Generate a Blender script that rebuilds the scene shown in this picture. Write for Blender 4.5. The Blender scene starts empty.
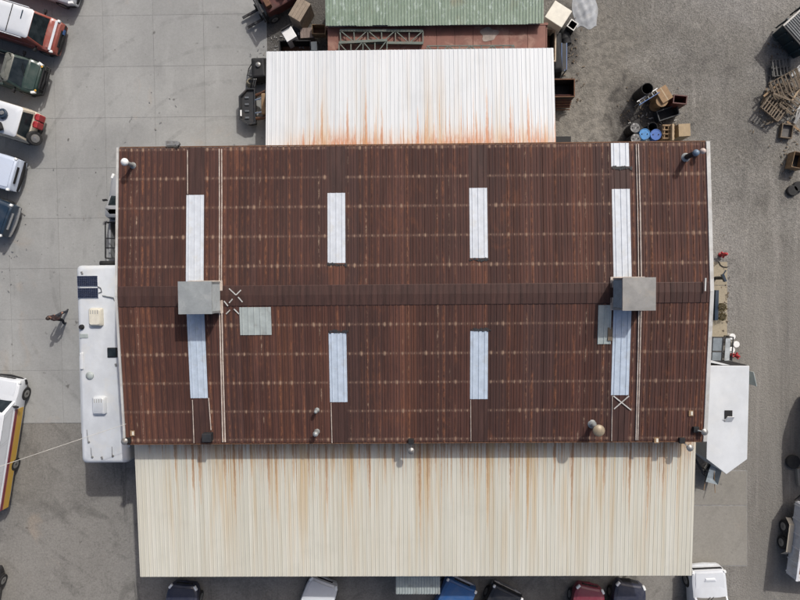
import bpy, math, random
from mathutils import Vector, Matrix, Euler
random.seed(7)
R = math.radians
scene = bpy.context.scene
COL = scene.collection

# ---------------------------------------------------------------- camera, sky, sun, exposure
CAM_H = 30.8
FPX = 555.0                       # focal length in pixels of an 800 px wide frame
cam_data = bpy.data.cameras.new('camera')
cam_data.sensor_width = 36.0
cam_data.lens = 36.0 * FPX / 800.0
cam_data.clip_end = 2000
cam = bpy.data.objects.new('camera', cam_data)
COL.objects.link(cam)
cam.location = (0, 0, CAM_H)
cam.rotation_euler = (R(-1.859), R(0.603), R(-0.457))
scene.camera = cam
CAM_R = Euler(cam.rotation_euler).to_matrix()

SUN_EL, SUN_AZ = 42.5, 30.0       # azimuth clockwise from +Y
world = bpy.data.worlds.new('World')
scene.world = world
world.use_nodes = True
wn = world.node_tree.nodes
sky = wn.new('ShaderNodeTexSky')
sky.sky_type = 'NISHITA'
sky.sun_disc = False
sky.sun_elevation = R(SUN_EL)
sky.sun_rotation = R(SUN_AZ)
sky.air_density = 0.7
sky.dust_density = 5.0
sky.ozone_density = 0.6
wn['Background'].inputs['Strength'].default_value = 0.135
world.node_tree.links.new(sky.outputs[0], wn['Background'].inputs[0])
sun_data = bpy.data.lights.new('sun', 'SUN')
sun_data.energy = 2.9
sun_data.angle = R(1.0)
sun_data.color = (1.0, 0.972, 0.935)
sun = bpy.data.objects.new('sun', sun_data)
COL.objects.link(sun)
SUN_DIR = Vector((math.sin(R(SUN_AZ)) * math.cos(R(SUN_EL)), math.cos(R(SUN_AZ)) * math.cos(R(SUN_EL)), math.sin(R(SUN_EL))))
sun.rotation_euler = SUN_DIR.to_track_quat('Z', 'Y').to_euler()
sun.location = (20, 40, 40)
vs = scene.view_settings
vs.view_transform = 'Standard'
vs.look = 'None'
vs.exposure = 0.02
vs.gamma = 1.0
vs.use_curve_mapping = False

# ---------------------------------------------------------------- pixel -> place at a known height
def at(px, py, z=0.0):
    d = CAM_R @ Vector(((px - 400) / FPX, (300 - py) / FPX, -1))
    t = (z - CAM_H) / d.z
    return Vector((d.x * t, d.y * t, z))

# ---------------------------------------------------------------- materials
MATS = {}
class NT:
    """small helper for writing node trees"""
    def __init__(s, name):
        s.m = bpy.data.materials.new(name)
        s.m.use_nodes = True
        s.t = s.m.node_tree
        s.b = s.t.nodes['Principled BSDF']
    def n(s, typ, **kw):
        nd = s.t.nodes.new(typ)
        for k, v in kw.items():
            setattr(nd, k, v)
        return nd
    def l(s, a, b):
        s.t.links.new(a, b)
    def put(s, sock, v):
        if v is None:
            return
        if hasattr(v, 'is_output'):
            s.l(v, sock)
        else:
            sock.default_value = v
    def math(s, op, a, b=None, c=None, clamp=False):
        nd = s.n('ShaderNodeMath', operation=op, use_clamp=clamp)
        s.put(nd.inputs[0], a); s.put(nd.inputs[1], b); s.put(nd.inputs[2], c)
        return nd.outputs[0]
    def smooth(s, v, lo, hi, a=0.0, b=1.0):
        nd = s.n('ShaderNodeMapRange', interpolation_type='SMOOTHSTEP')
        s.put(nd.inputs[0], v); s.put(nd.inputs[1], lo); s.put(nd.inputs[2], hi); s.put(nd.inputs[3], a); s.put(nd.inputs[4], b)
        return nd.outputs[0]
    def mix(s, f, a, b):
        nd = s.n('ShaderNodeMix', data_type='RGBA')
        s.put(nd.inputs['Factor'], f)
        s.put(nd.inputs[6], a if hasattr(a, 'is_output') else (*a, 1)); s.put(nd.inputs[7], b if hasattr(b, 'is_output') else (*b, 1))
        return nd.outputs[2]
    def pos(s):
        g = s.n('ShaderNodeNewGeometry')
        x = s.n('ShaderNodeSeparateXYZ'); s.l(g.outputs['Position'], x.inputs[0])
        return g.outputs['Position'], x.outputs[0], x.outputs[1], x.outputs[2]
    def noise(s, vec, scale, detail=3, rough=0.55, stretch=None, dist=0):
        if stretch:
            mp = s.n('ShaderNodeVectorMath', operation='MULTIPLY')
            s.l(vec, mp.inputs[0]); mp.inputs[1].default_value = stretch
            vec = mp.outputs[0]
        nd = s.n('ShaderNodeTexNoise')
        s.l(vec, nd.inputs['Vector'])
        nd.inputs['Scale'].default_value = scale
        nd.inputs['Detail'].default_value = detail
        nd.inputs['Roughness'].default_value = rough
        nd.inputs['Distortion'].default_value = dist
        return nd.outputs[0]
    def white(s, v):
        nd = s.n('ShaderNodeTexWhiteNoise', noise_dimensions='1D')
        s.put(nd.inputs['W'], v)
        return nd.outputs[0]
    def rnd(s):
        return s.n('ShaderNodeObjectInfo').outputs['Random']
    def bump(s, h, strength=0.3, dist=0.02):
        b = s.n('ShaderNodeBump')
        s.l(h, b.inputs['Height']); b.inputs['Strength'].default_value = strength; b.inputs['Distance'].default_value = dist
        s.l(b.outputs[0], s.b.inputs['Normal'])
    def done(s, col, rough=0.7, metal=0.0):
        s.put(s.b.inputs['Base Color'], col if hasattr(col, 'is_output') else (*col, 1))
        s.put(s.b.inputs['Roughness'], rough)
        s.put(s.b.inputs['Metallic'], metal)
        MATS[s.m.name] = s.m
        return s.m

def scl(c, k):
    return tuple(min(1.0, v * k) for v in c)

def M(name, col, rough=0.6, metal=0.0, var=0.25, scale=3.0, dirt=None, dirt_amt=0.5, bump=0.15, coat=0.0):
    """plain weathered material: two-scale noise tone plus patches of dirt"""
    if name in MATS:
        return MATS[name]
    t = NT(name)
    tc = t.n('ShaderNodeTexCoord').outputs['Object']
    n1 = t.noise(tc, scale, 4, 0.6)
    c = t.mix(t.smooth(n1, 0.3, 0.7), scl(col, 1 - var), scl(col, 1 + var * 0.6))
    n2 = t.noise(tc, scale * 7, 3, 0.7)
    c = t.mix(t.math('MULTIPLY', t.smooth(n2, 0.45, 0.75), var * 0.8), c, scl(col, 0.45))
    if dirt:
        n3 = t.noise(tc, scale * 0.8, 5, 0.65, dist=0.6)
        c = t.mix(t.math('MULTIPLY', t.smooth(n3, 0.5, 0.66), dirt_amt), c, dirt)
    if bump:
        t.bump(n2, bump, 0.01)
    m = t.done(c, rough, metal)
    if coat:
        t.b.inputs['Coat Weight'].default_value = coat
        t.b.inputs['Coat Roughness'].default_value = 0.08
    return m

def paint(name, col, rough=0.35, dust=0.25):
    """vehicle paint: clear coat, faint dust film"""
    if name in MATS:
        return MATS[name]
    t = NT(name)
    tc = t.n('ShaderNodeTexCoord').outputs['Object']
    n = t.noise(tc, 2.2, 5, 0.65)
    c = t.mix(t.math('MULTIPLY', t.smooth(n, 0.35, 0.75), dust), col, (0.30, 0.28, 0.25))
    n2 = t.noise(tc, 14, 3, 0.6)
    c = t.mix(t.math('MULTIPLY', t.smooth(n2, 0.5, 0.75), dust * 0.5), c, scl(col, 0.6))
    m = t.done(c, t.smooth(n, 0.3, 0.8, rough, rough + 0.25))
    t.b.inputs['Coat Weight'].default_value = 0.4
    t.b.inputs['Coat Roughness'].default_value = 0.12
    return m

# ---------------------------------------------------------------- mesh building
class MB:
    def __init__(s):
        s.v = []; s.f = []
    def add(s, vs, fs):
        o = len(s.v)
        s.v += [tuple(p) for p in vs]
        s.f += [tuple(i + o for i in f) for f in fs]
        return s
    def box(s, c, d, rz=0.0, rx=0.0, ry=0.0, taper=1.0):
        hx, hy, hz = d[0] / 2, d[1] / 2, d[2] / 2
        m = Euler((rx, ry, rz)).to_matrix()
        vs = []
        for z, k in ((-hz, 1), (hz, taper)):
            for x, y in ((-hx, -hy), (hx, -hy), (hx, hy), (-hx, hy)):
                vs.append(m @ Vector((x * k, y * k, z)) + Vector(c))
        return s.add(vs, [(3, 2, 1, 0), (4, 5, 6, 7), (0, 1, 5, 4), (1, 2, 6, 5), (2, 3, 7, 6), (3, 0, 4, 7)])
    def bar(s, a, b, w, h=None):
        """square bar from a to b"""
        a = Vector(a); b = Vector(b); h = h or w
        d = (b - a); L = d.length
        q = d.to_track_quat('X', 'Z').to_matrix()
        vs = []
        for x in (0, L):
            for y, z in ((-w / 2, -h / 2), (w / 2, -h / 2), (w / 2, h / 2), (-w / 2, h / 2)):
                vs.append(a + q @ Vector((x, y, z)))
        return s.add(vs, [(0, 1, 2, 3)[::-1], (4, 5, 6, 7), (0, 1, 5, 4), (1, 2, 6, 5), (2, 3, 7, 6), (3, 0, 4, 7)])
    def tube(s, pts, r, n=8, caps=True):
        pts = [Vector(p) for p in pts]
        rs = r if isinstance(r, (list, tuple)) else [r] * len(pts)
        vs = []; fs = []
        for i, p in enumerate(pts):
            d = (pts[min(i + 1, len(pts) - 1)] - pts[max(i - 1, 0)]).normalized()
            u = d.orthogonal().normalized() if abs(d.z) > 0.9 else d.cross(Vector((0, 0, 1))).normalized()
            w = d.cross(u)
            for k in range(n):
                a = 2 * math.pi * k / n
                vs.append(p + (u * math.cos(a) + w * math.sin(a)) * rs[i])
        for i in range(len(pts) - 1):
            for k in range(n):
                fs.append((i * n + k, i * n + (k + 1) % n, (i + 1) * n + (k + 1) % n, (i + 1) * n + k))
        if caps:
            fs.append(tuple(range(n))[::-1]); fs.append(tuple((len(pts) - 1) * n + k for k in range(n)))
        return s.add(vs, fs)
    def lathe(s, prof, c=(0, 0, 0), n=20, axis='z'):
        vs = []; fs = []
        for r, z in prof:
            for k in range(n):
                a = 2 * math.pi * k / n
                p = (r * math.cos(a), r * math.sin(a), z)
                if axis == 'y':
                    p = (p[0], p[2], p[1])
                if axis == 'x':
                    p = (p[2], p[0], p[1])
                vs.append(Vector(p) + Vector(c))
        for i in range(len(prof) - 1):
            for k in range(n):
                fs.append((i * n + k, i * n + (k + 1) % n, (i + 1) * n + (k + 1) % n, (i + 1) * n + k))
        fs.append(tuple(range(n))[::-1]); fs.append(tuple((len(prof) - 1) * n + k for k in range(n)))
        return s.add(vs, fs)
    def loft(s, secs, closed=True, caps=True):
        n = len(secs[0]); vs = [p for q in secs for p in q]; fs = []
        for i in range(len(secs) - 1):
            for k in range(n if closed else n - 1):
                fs.append((i * n + k, i * n + (k + 1) % n, (i + 1) * n + (k + 1) % n, (i + 1) * n + k))
        if caps and closed:
            fs.append(tuple(range(n))[::-1]); fs.append(tuple((len(secs) - 1) * n + k for k in range(n)))
        return s.add(vs, fs)
    def prism(s, poly, z0, z1):
        n = len(poly)
        vs = [(x, y, z0) for x, y in poly] + [(x, y, z1) for x, y in poly]
        fs = [tuple(range(n))[::-1], tuple(range(n, 2 * n))] + [(k, (k + 1) % n, n + (k + 1) % n, n + k) for k in range(n)]
        return s.add(vs, fs)
    def mesh(s, name, mat):
        me = bpy.data.meshes.new(name)
        me.from_pydata(s.v, [], s.f)
        me.update()
        if mat:
            me.materials.append(mat)
        return me
    def build(s, name, mat, parent=None, bevel=0.0, smooth=False, loc=None):
        me = s.mesh(name, mat)
        o = bpy.data.objects.new(name, me)
        COL.objects.link(o)
        o.parent = parent
        if loc is not None:
            o.location = loc
        if smooth:
            for p in me.polygons:
                p.use_smooth = True
            me.set_sharp_from_angle(angle=R(38))
        if bevel:
            b = o.modifiers.new('bevel', 'BEVEL')
            b.width = bevel; b.segments = 2; b.limit_method = 'ANGLE'; b.angle_limit = R(40)
        return o

def tag(o, label=None, cat=None, group=None, kind=None):
    if label: o['label'] = label
    if cat: o['category'] = cat
    if group: o['group'] = group
    if kind: o['kind'] = kind
    return o

def thing(name, label, cat, loc=(0, 0, 0), rz=0.0, group=None):
    o = bpy.data.objects.new(name, None)
    o.empty_display_size = 0.3
    COL.objects.link(o)
    o.location = loc
    o.rotation_euler = (0, 0, rz)
    return tag(o, label, cat, group)

def link_mesh(name, me, parent, loc=(0, 0, 0), rot=(0, 0, 0)):
    o = bpy.data.objects.new(name, me)
    COL.objects.link(o)
    o.parent = parent
    o.location = loc
    o.rotation_euler = rot
    return o

def copy_tree(o, parent=None):
    c = o.copy(); COL.objects.link(c)
    c.parent = parent
    for ch in o.children:
        copy_tree(ch, c)
    return c

# ---------------------------------------------------------------- surface materials
def gravel_material():
    t = NT('gravel'); P, x, y, z = t.pos()
    big = t.noise(P, 0.10, 4, 0.6, dist=0.4)
    mid = t.noise(P, 0.55, 6, 0.7, dist=0.5)
    sml = t.noise(P, 2.6, 5, 0.75)
    lane = t.noise(P, 0.8, 5, 0.65, stretch=(1.0, 0.06, 1), dist=0.3)
    def stones(sc):
        v = t.n('ShaderNodeTexVoronoi'); t.l(P, v.inputs['Vector']); v.inputs['Scale'].default_value = sc
        sp = t.n('ShaderNodeSeparateColor'); t.l(v.outputs['Color'], sp.inputs[0])
        return sp.outputs[0], v.outputs['Distance']
    s1, d1 = stones(13.0); s2, d2 = stones(27.0)
    c = t.mix(t.smooth(big, 0.38, 0.62), (0.138, 0.130, 0.114), (0.205, 0.197, 0.182))
    c = t.mix(t.math('MULTIPLY', t.smooth(mid, 0.5, 0.70), 0.6), c, (0.225, 0.212, 0.188))
    c = t.mix(t.math('MULTIPLY', t.smooth(mid, 0.47, 0.3), 0.6), c, (0.088, 0.083, 0.076))
    c = t.mix(t.math('MULTIPLY', t.smooth(sml, 0.55, 0.75), 0.35), c, (0.085, 0.078, 0.07))
    # packed wheel lanes on the drive along the right
    drive = t.math('MULTIPLY', t.smooth(x, 17.2, 19.2), t.smooth(y, 6, -3))
    c = t.mix(t.math('MULTIPLY', drive, 0.75), c, (0.158, 0.149, 0.132))
    c = t.mix(t.math('MULTIPLY', t.math('MULTIPLY', t.smooth(lane, 0.48, 0.66), t.smooth(x, 16, 19)), t.smooth(y, 9, -2, 0.12, 0.6)), c, (0.21, 0.20, 0.178))
    c = t.mix(t.math('MULTIPLY', t.math('MULTIPLY', t.smooth(lane, 0.48, 0.34), t.smooth(x, 16, 19)), 0.55), c, (0.098, 0.093, 0.086))
    lane2 = t.noise(P, 0.6, 6, 0.7, stretch=(1.3, 0.10, 1), dist=0.9)
    c = t.mix(t.math('MULTIPLY', t.smooth(lane2, 0.54, 0.68), 0.6), c, (0.235, 0.222, 0.20))
    c = t.mix(t.math('MULTIPLY', t.smooth(lane2, 0.42, 0.30), 0.45), c, (0.085, 0.079, 0.071))
    # packed pale dirt and dark patches behind the workshop
    dx2 = t.math('SUBTRACT', x, 10.2); dy2 = t.math('SUBTRACT', y, 11.0)
    r2 = t.math('ADD', t.math('SQRT', t.math('ADD', t.math('MULTIPLY', dx2, dx2), t.math('MULTIPLY', t.math('MULTIPLY', dy2, dy2), 0.3))), t.math('MULTIPLY', t.math('SUBTRACT', mid, 0.5), 8.0))
    dirt = t.smooth(r2, 3.6, 1.6)
    c = t.mix(t.math('MULTIPLY', dirt, 0.65), c, t.mix(t.smooth(sml, 0.35, 0.65), (0.095, 0.088, 0.075), (0.225, 0.208, 0.176)))
    dx = t.math('SUBTRACT', x, 13.0); dy = t.math('SUBTRACT', y, 8.3)
    rr = t.math('SQRT', t.math('ADD', t.math('MULTIPLY', dx, dx), t.math('MULTIPLY', t.math('MULTIPLY', dy, dy), 0.7)))
    ed = t.math('ADD', rr, t.math('MULTIPLY', t.math('SUBTRACT', mid, 0.5), 5.0))
    c = t.mix(t.smooth(ed, 2.6, 0.9, 0, 0.9), c, (0.030, 0.027, 0.025))
    dx3 = t.math('SUBTRACT', x, -5.4); dy3 = t.math('SUBTRACT', y, 14.2)
    r3 = t.math('ADD', t.math('SQRT', t.math('ADD', t.math('MULTIPLY', dx3, dx3), t.math('MULTIPLY', dy3, dy3))), t.math('MULTIPLY', t.math('SUBTRACT', mid, 0.5), 3.0))
    c = t.mix(t.smooth(r3, 3.2, 1.8, 0, 0.8), c, (0.045, 0.042, 0.038))
    dx4 = t.math('SUBTRACT', x, 8.6); dy4 = t.math('SUBTRACT', y, 13.2)
    r4 = t.math('ADD', t.math('SQRT', t.math('ADD', t.math('MULTIPLY', dx4, dx4), t.math('MULTIPLY', t.math('MULTIPLY', dy4, dy4), 0.25))), t.math('MULTIPLY', t.math('SUBTRACT', mid, 0.5), 2.0))
    c = t.mix(t.smooth(r4, 1.3, 0.5, 0, 0.85), c, (0.035, 0.032, 0.03))
    loose = t.math('SUBTRACT', 1.0, t.math('MULTIPLY', t.math('MAXIMUM', dirt, drive), 0.6))
    g = t.math('ADD', t.math('MULTIPLY', t.math('SUBTRACT', s1, 0.5), 0.36), t.math('MULTIPLY', t.math('SUBTRACT', s2, 0.5), 0.46))
    grain = t.math('ADD', t.math('MULTIPLY', g, loose), 1.0)
    mul = t.n('ShaderNodeVectorMath', operation='SCALE'); t.l(c, mul.inputs[0]); t.l(grain, mul.inputs['Scale'])
    t.bump(t.math('ADD', d1, t.math('MULTIPLY', d2, 0.5)), 0.55, 0.03)
    return t.done(mul.outputs[0], 0.95)

def concrete_material(name, a, b, stain=0.5, grainy=0.16, rough_patch=0.0):
    t = NT(name); P, x, y, z = t.pos()
    n1 = t.noise(P, 0.16, 5, 0.62, dist=0.6)
    n2 = t.noise(P, 0.9, 6, 0.72, dist=0.3)
    n3 = t.noise(P, 9, 4, 0.75)
    n4 = t.noise(P, 34, 2, 0.6)
    st = t.noise(P, 0.8, 5, 0.65, stretch=(1, 0.18, 1))
    c = t.mix(t.smooth(n1, 0.35, 0.65), a, b)
    c = t.mix(t.math('MULTIPLY', t.smooth(n2, 0.48, 0.75), 0.3), c, scl(a, 0.8))
    c = t.mix(t.math('MULTIPLY', t.smooth(st, 0.52, 0.72), 0.4), c, scl(b, 1.16))
    c = t.mix(t.math('MULTIPLY', t.smooth(st, 0.46, 0.3), 0.22), c, scl(a, 0.82))
    if rough_patch:
        n5 = t.noise(P, 0.33, 6, 0.72, dist=1.2); n6 = t.noise(P, 2.6, 6, 0.8)
        c = t.mix(t.math('MULTIPLY', t.smooth(n5, 0.5, 0.66), 0.5), c, scl(a, 0.62))
        c = t.mix(t.math('MULTIPLY', t.smooth(n6, 0.52, 0.7), 0.5), c, scl(b, 1.25))
        c = t.mix(t.math('MULTIPLY', t.smooth(n6, 0.46, 0.3), 0.5), c, scl(a, 0.6))
        run = t.noise(P, 0.5, 6, 0.7, stretch=(1.4, 0.12, 1), dist=0.8)
        c = t.mix(t.math('MULTIPLY', t.smooth(run, 0.58, 0.68), 0.55), c, (0.06, 0.057, 0.053))
    spots = t.noise(P, 1.7, 3, 0.5)
    c = t.mix(t.math('MULTIPLY', t.smooth(spots, 0.69, 0.77), stain), c, (0.06, 0.055, 0.05))
    spots2 = t.noise(P, 5.0, 2, 0.4)
    c = t.mix(t.math('MULTIPLY', t.smooth(spots2, 0.73, 0.79), stain * 0.8), c, (0.07, 0.065, 0.06))
    # curved tyre scuffs
    w = t.n('ShaderNodeTexWave', wave_type='RINGS', rings_direction='Z'); 
    off = t.n('ShaderNodeVectorMath', operation='ADD'); t.l(P, off.inputs[0]); off.inputs[1].default_value = (9.0, -2.0, 0)
    t.l(off.outputs[0], w.inputs['Vector']); w.inputs['Scale'].default_value = 0.16; w.inputs['Distortion'].default_value = 5.0; w.inputs['Detail'].default_value = 2.0; w.inputs['Detail Scale'].default_value = 0.35
    scuff = t.math('MULTIPLY', t.smooth(w.outputs[1], 0.955, 0.995), t.smooth(n2, 0.42, 0.6))
    c = t.mix(t.math('MULTIPLY', scuff, 0.32 * stain), c, scl(a, 0.45))
    rustn = t.noise(P, 0.42, 4, 0.55, dist=1.0)
    c = t.mix(t.math('MULTIPLY', t.smooth(rustn, 0.60, 0.78), 0.32), c, (0.32, 0.25, 0.18))
    r = t.math('ADD', t.rnd(), 0)
    g = t.math('ADD', t.math('ADD', t.smooth(n3, 0.3, 0.7, 1 - grainy, 1 + grainy), t.smooth(n4, 0.3, 0.7, -grainy, grainy)), t.math('MULTIPLY', t.math('SUBTRACT', r, 0.5), 0.07))
    mul = t.n('ShaderNodeVectorMath', operation='SCALE'); t.l(c, mul.inputs[0]); t.l(g, mul.inputs['Scale'])
    t.bump(n3, 0.25, 0.01)
    return t.done(mul.outputs[0], 0.88)

GRAVEL = gravel_material()
CONC = concrete_material('concrete', (0.232, 0.234, 0.225), (0.285, 0.287, 0.275), 0.7, 0.06)
CONC_OLD = concrete_material('old_concrete', (0.140, 0.134, 0.120), (0.190, 0.182, 0.165), 0.8, 0.17, 1.0)
CONC_TAN = concrete_material('tan_concrete', (0.25, 0.215, 0.155), (0.31, 0.27, 0.195), 0.4, 0.10)
CONC_PAD = concrete_material('pad_concrete', (0.20, 0.19, 0.165), (0.225, 0.215, 0.19), 0.5, 0.08)

# building frame numbers (metres)
XL, XR, YT, YR, YB = -13.124, 13.682, 6.247, -0.547, -7.445
ZE, ZR = 5.2, 5.66
RIB = None
S1 = at(187, 240, 5.4).x; S4 = at(612, 240, 5.4).x
SHEET = (S4 - S1) / 24.0
RIB = SHEET / 3.0
def roof_z(y):
    return ZR - (ZR - ZE) * ((y - YR) / (YT - YR) if y > YR else (YR - y) / (YR - YB))
def roof_pt(px, py, dz=0.0):
    z = 5.4
    for _ in range(5):
        p = at(px, py, z); z = roof_z(p.y) + dz
    return at(px, py, z)

def rusted_roof_material():
    t = NT('rusted_roof'); P, x, y, z = t.pos()
    r = t.rnd()
    u = t.math('DIVIDE', t.math('SUBTRACT', x, S1), RIB)
    uj = t.math('ADD', u, t.math('MULTIPLY', t.math('SUBTRACT', t.noise(P, 1.2, 2), 0.5), 0.18))
    cell = t.math('FLOOR', uj)
    cen = t.math('ABSOLUTE', t.math('SUBTRACT', t.math('FRACT', uj), 0.5))     # 0 on the rib, .5 in the pan
    rib_r = t.white(cell)
    rib_r2 = t.white(t.math('ADD', cell, 57.3))
    n1 = t.noise(P, 1.0, 5, 0.7, stretch=(3.0, 0.35, 1))
    n2 = t.noise(P, 2.4, 5, 0.75, stretch=(5, 0.7, 1))
    n3 = t.noise(P, 10, 3, 0.7)
    big = t.noise(P, 0.22, 3, 0.6)
    c = t.mix(t.smooth(n1, 0.3, 0.7), (0.054, 0.027, 0.022), (0.086, 0.040, 0.031))
    c = t.mix(t.math('MULTIPLY', t.smooth(r, 0.45, 0.9), 0.7), c, (0.058, 0.033, 0.029))
    c = t.mix(t.math('MULTIPLY', t.smooth(r, 0.25, 0.05), 0.45), c, (0.125, 0.055, 0.036))
    c = t.mix(t.math('MULTIPLY', t.smooth(big, 0.45, 0.65), 0.35), c, (0.058, 0.025, 0.020))
    c = t.mix(t.math('MULTIPLY', t.smooth(n2, 0.56, 0.78), 0.5), c, (0.15, 0.058, 0.032))
    tone = t.math('MULTIPLY_ADD', t.white(t.math('ADD', cell, 401.0)), 0.34, 0.80)
    tn = t.n('ShaderNodeVectorMath', operation='SCALE'); t.l(c, tn.inputs[0]); t.l(tone, tn.inputs['Scale']); c = tn.outputs[0]
    blot = t.noise(P, 0.75, 6, 0.75, stretch=(1.0, 0.6, 1), dist=0.8)
    c = t.mix(t.math('MULTIPLY', t.smooth(blot, 0.54, 0.70), 0.5), c, (0.135, 0.055, 0.032))
    c = t.mix(t.math('MULTIPLY', t.smooth(blot, 0.44, 0.30), 0.45), c, (0.045, 0.026, 0.023))
    # darker line along the pan between ribs
    c = t.mix(t.smooth(cen, 0.38, 0.5, 0, 0.8), c, (0.024, 0.015, 0.014))
    # pale and orange streaks worn along some ribs
    rag = t.noise(P, 7.0, 4, 0.8, stretch=(1.6, 0.55, 1))
    sn = t.noise(P, 1.0, 5, 0.75, stretch=(2.2, 0.55, 1))
    on = t.math('MULTIPLY', t.smooth(cen, 0.30, 0.04), t.smooth(rag, 0.38, 0.62))
    strong = t.math('MULTIPLY', t.smooth(rib_r, 0.25, 0.85), t.smooth(sn, 0.38, 0.62))
    c = t.mix(t.math('MULTIPLY', t.math('MULTIPLY', on, strong), 0.8), c, (0.235, 0.10, 0.052))
    sn2 = t.noise(P, 1.7, 4, 0.8, stretch=(2.0, 0.8, 1))
    pale = t.math('MULTIPLY', t.smooth(rib_r2, 0.60, 0.95), t.smooth(sn2, 0.48, 0.64))
    c = t.mix(t.math('MULTIPLY', t.math('MULTIPLY', t.math('MULTIPLY', t.smooth(cen, 0.2, 0.03), t.smooth(rag, 0.42, 0.62)), pale), 0.8), c, (0.38, 0.28, 0.20))
    # screw rows over the purlins: bleached spots round the fasteners
    v = t.math('DIVIDE', t.math('SUBTRACT', t.math('ADD', y, t.math('MULTIPLY', t.math('SUBTRACT', n3, 0.5), 0.06)), YR - 0.02), 1.345)
    vc = t.math('ABSOLUTE', t.math('SUBTRACT', t.math('FRACT', v), 0.5))
    vc = t.math('SUBTRACT', 0.5, vc)
    dd = t.math('SQRT', t.math('ADD', t.math('POWER', t.math('MULTIPLY', t.math('ADD', vc, t.math('MULTIPLY', t.math('SUBTRACT', n2, 0.5), 0.05)), 0.85), 2), t.math('POWER', t.math('MULTIPLY', cen, RIB), 2)))
    sr = t.white(t.math('ADD', t.math('MULTIPLY', cell, 3.17), t.math('MULTIPLY', t.math('ROUND', v), 11.7)))
    size = t.math('MULTIPLY_ADD', t.math('POWER', sr, 2.4), 0.062, 0.034)
    dot = t.smooth(t.math('ADD', dd, t.math('MULTIPLY', t.math('SUBTRACT', rag, 0.5), 0.05)), size, t.math('MULTIPLY', size, 0.1))
    c = t.mix(t.math('MULTIPLY', dot, t.math('MULTIPLY_ADD', sr, 0.40, 0.50)), c, (0.33, 0.23, 0.16))
    line = t.math('MULTIPLY', t.smooth(t.math('MULTIPLY', vc, 1.345), 0.10, 0.0), t.smooth(rag, 0.40, 0.62, 0.08, 0.40))
    c = t.mix(line, c, (0.20, 0.13, 0.10))
    t.bump(n3, 0.25, 0.006)
    t.b.inputs['Specular IOR Level'].default_value = 0.2
    return t.done(c, 0.75, 0.0)

def dark_sheet_material():
    t = NT('dark_brown_sheet'); P, x, y, z = t.pos()
    n1 = t.noise(P, 1.2, 4, 0.7, stretch=(4, 0.4, 1)); n3 = t.noise(P, 9, 3, 0.7)
    c = t.mix(t.smooth(n1, 0.3, 0.7), (0.038, 0.021, 0.018), (0.066, 0.034, 0.028))
    c = t.mix(t.math('MULTIPLY', t.smooth(n3, 0.6, 0.75), 0.3), c, (0.13, 0.075, 0.055))
    t.bump(n3, 0.2, 0.005)
    t.b.inputs['Specular IOR Level'].default_value = 0.25
    return t.done(c, 0.65)

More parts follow.
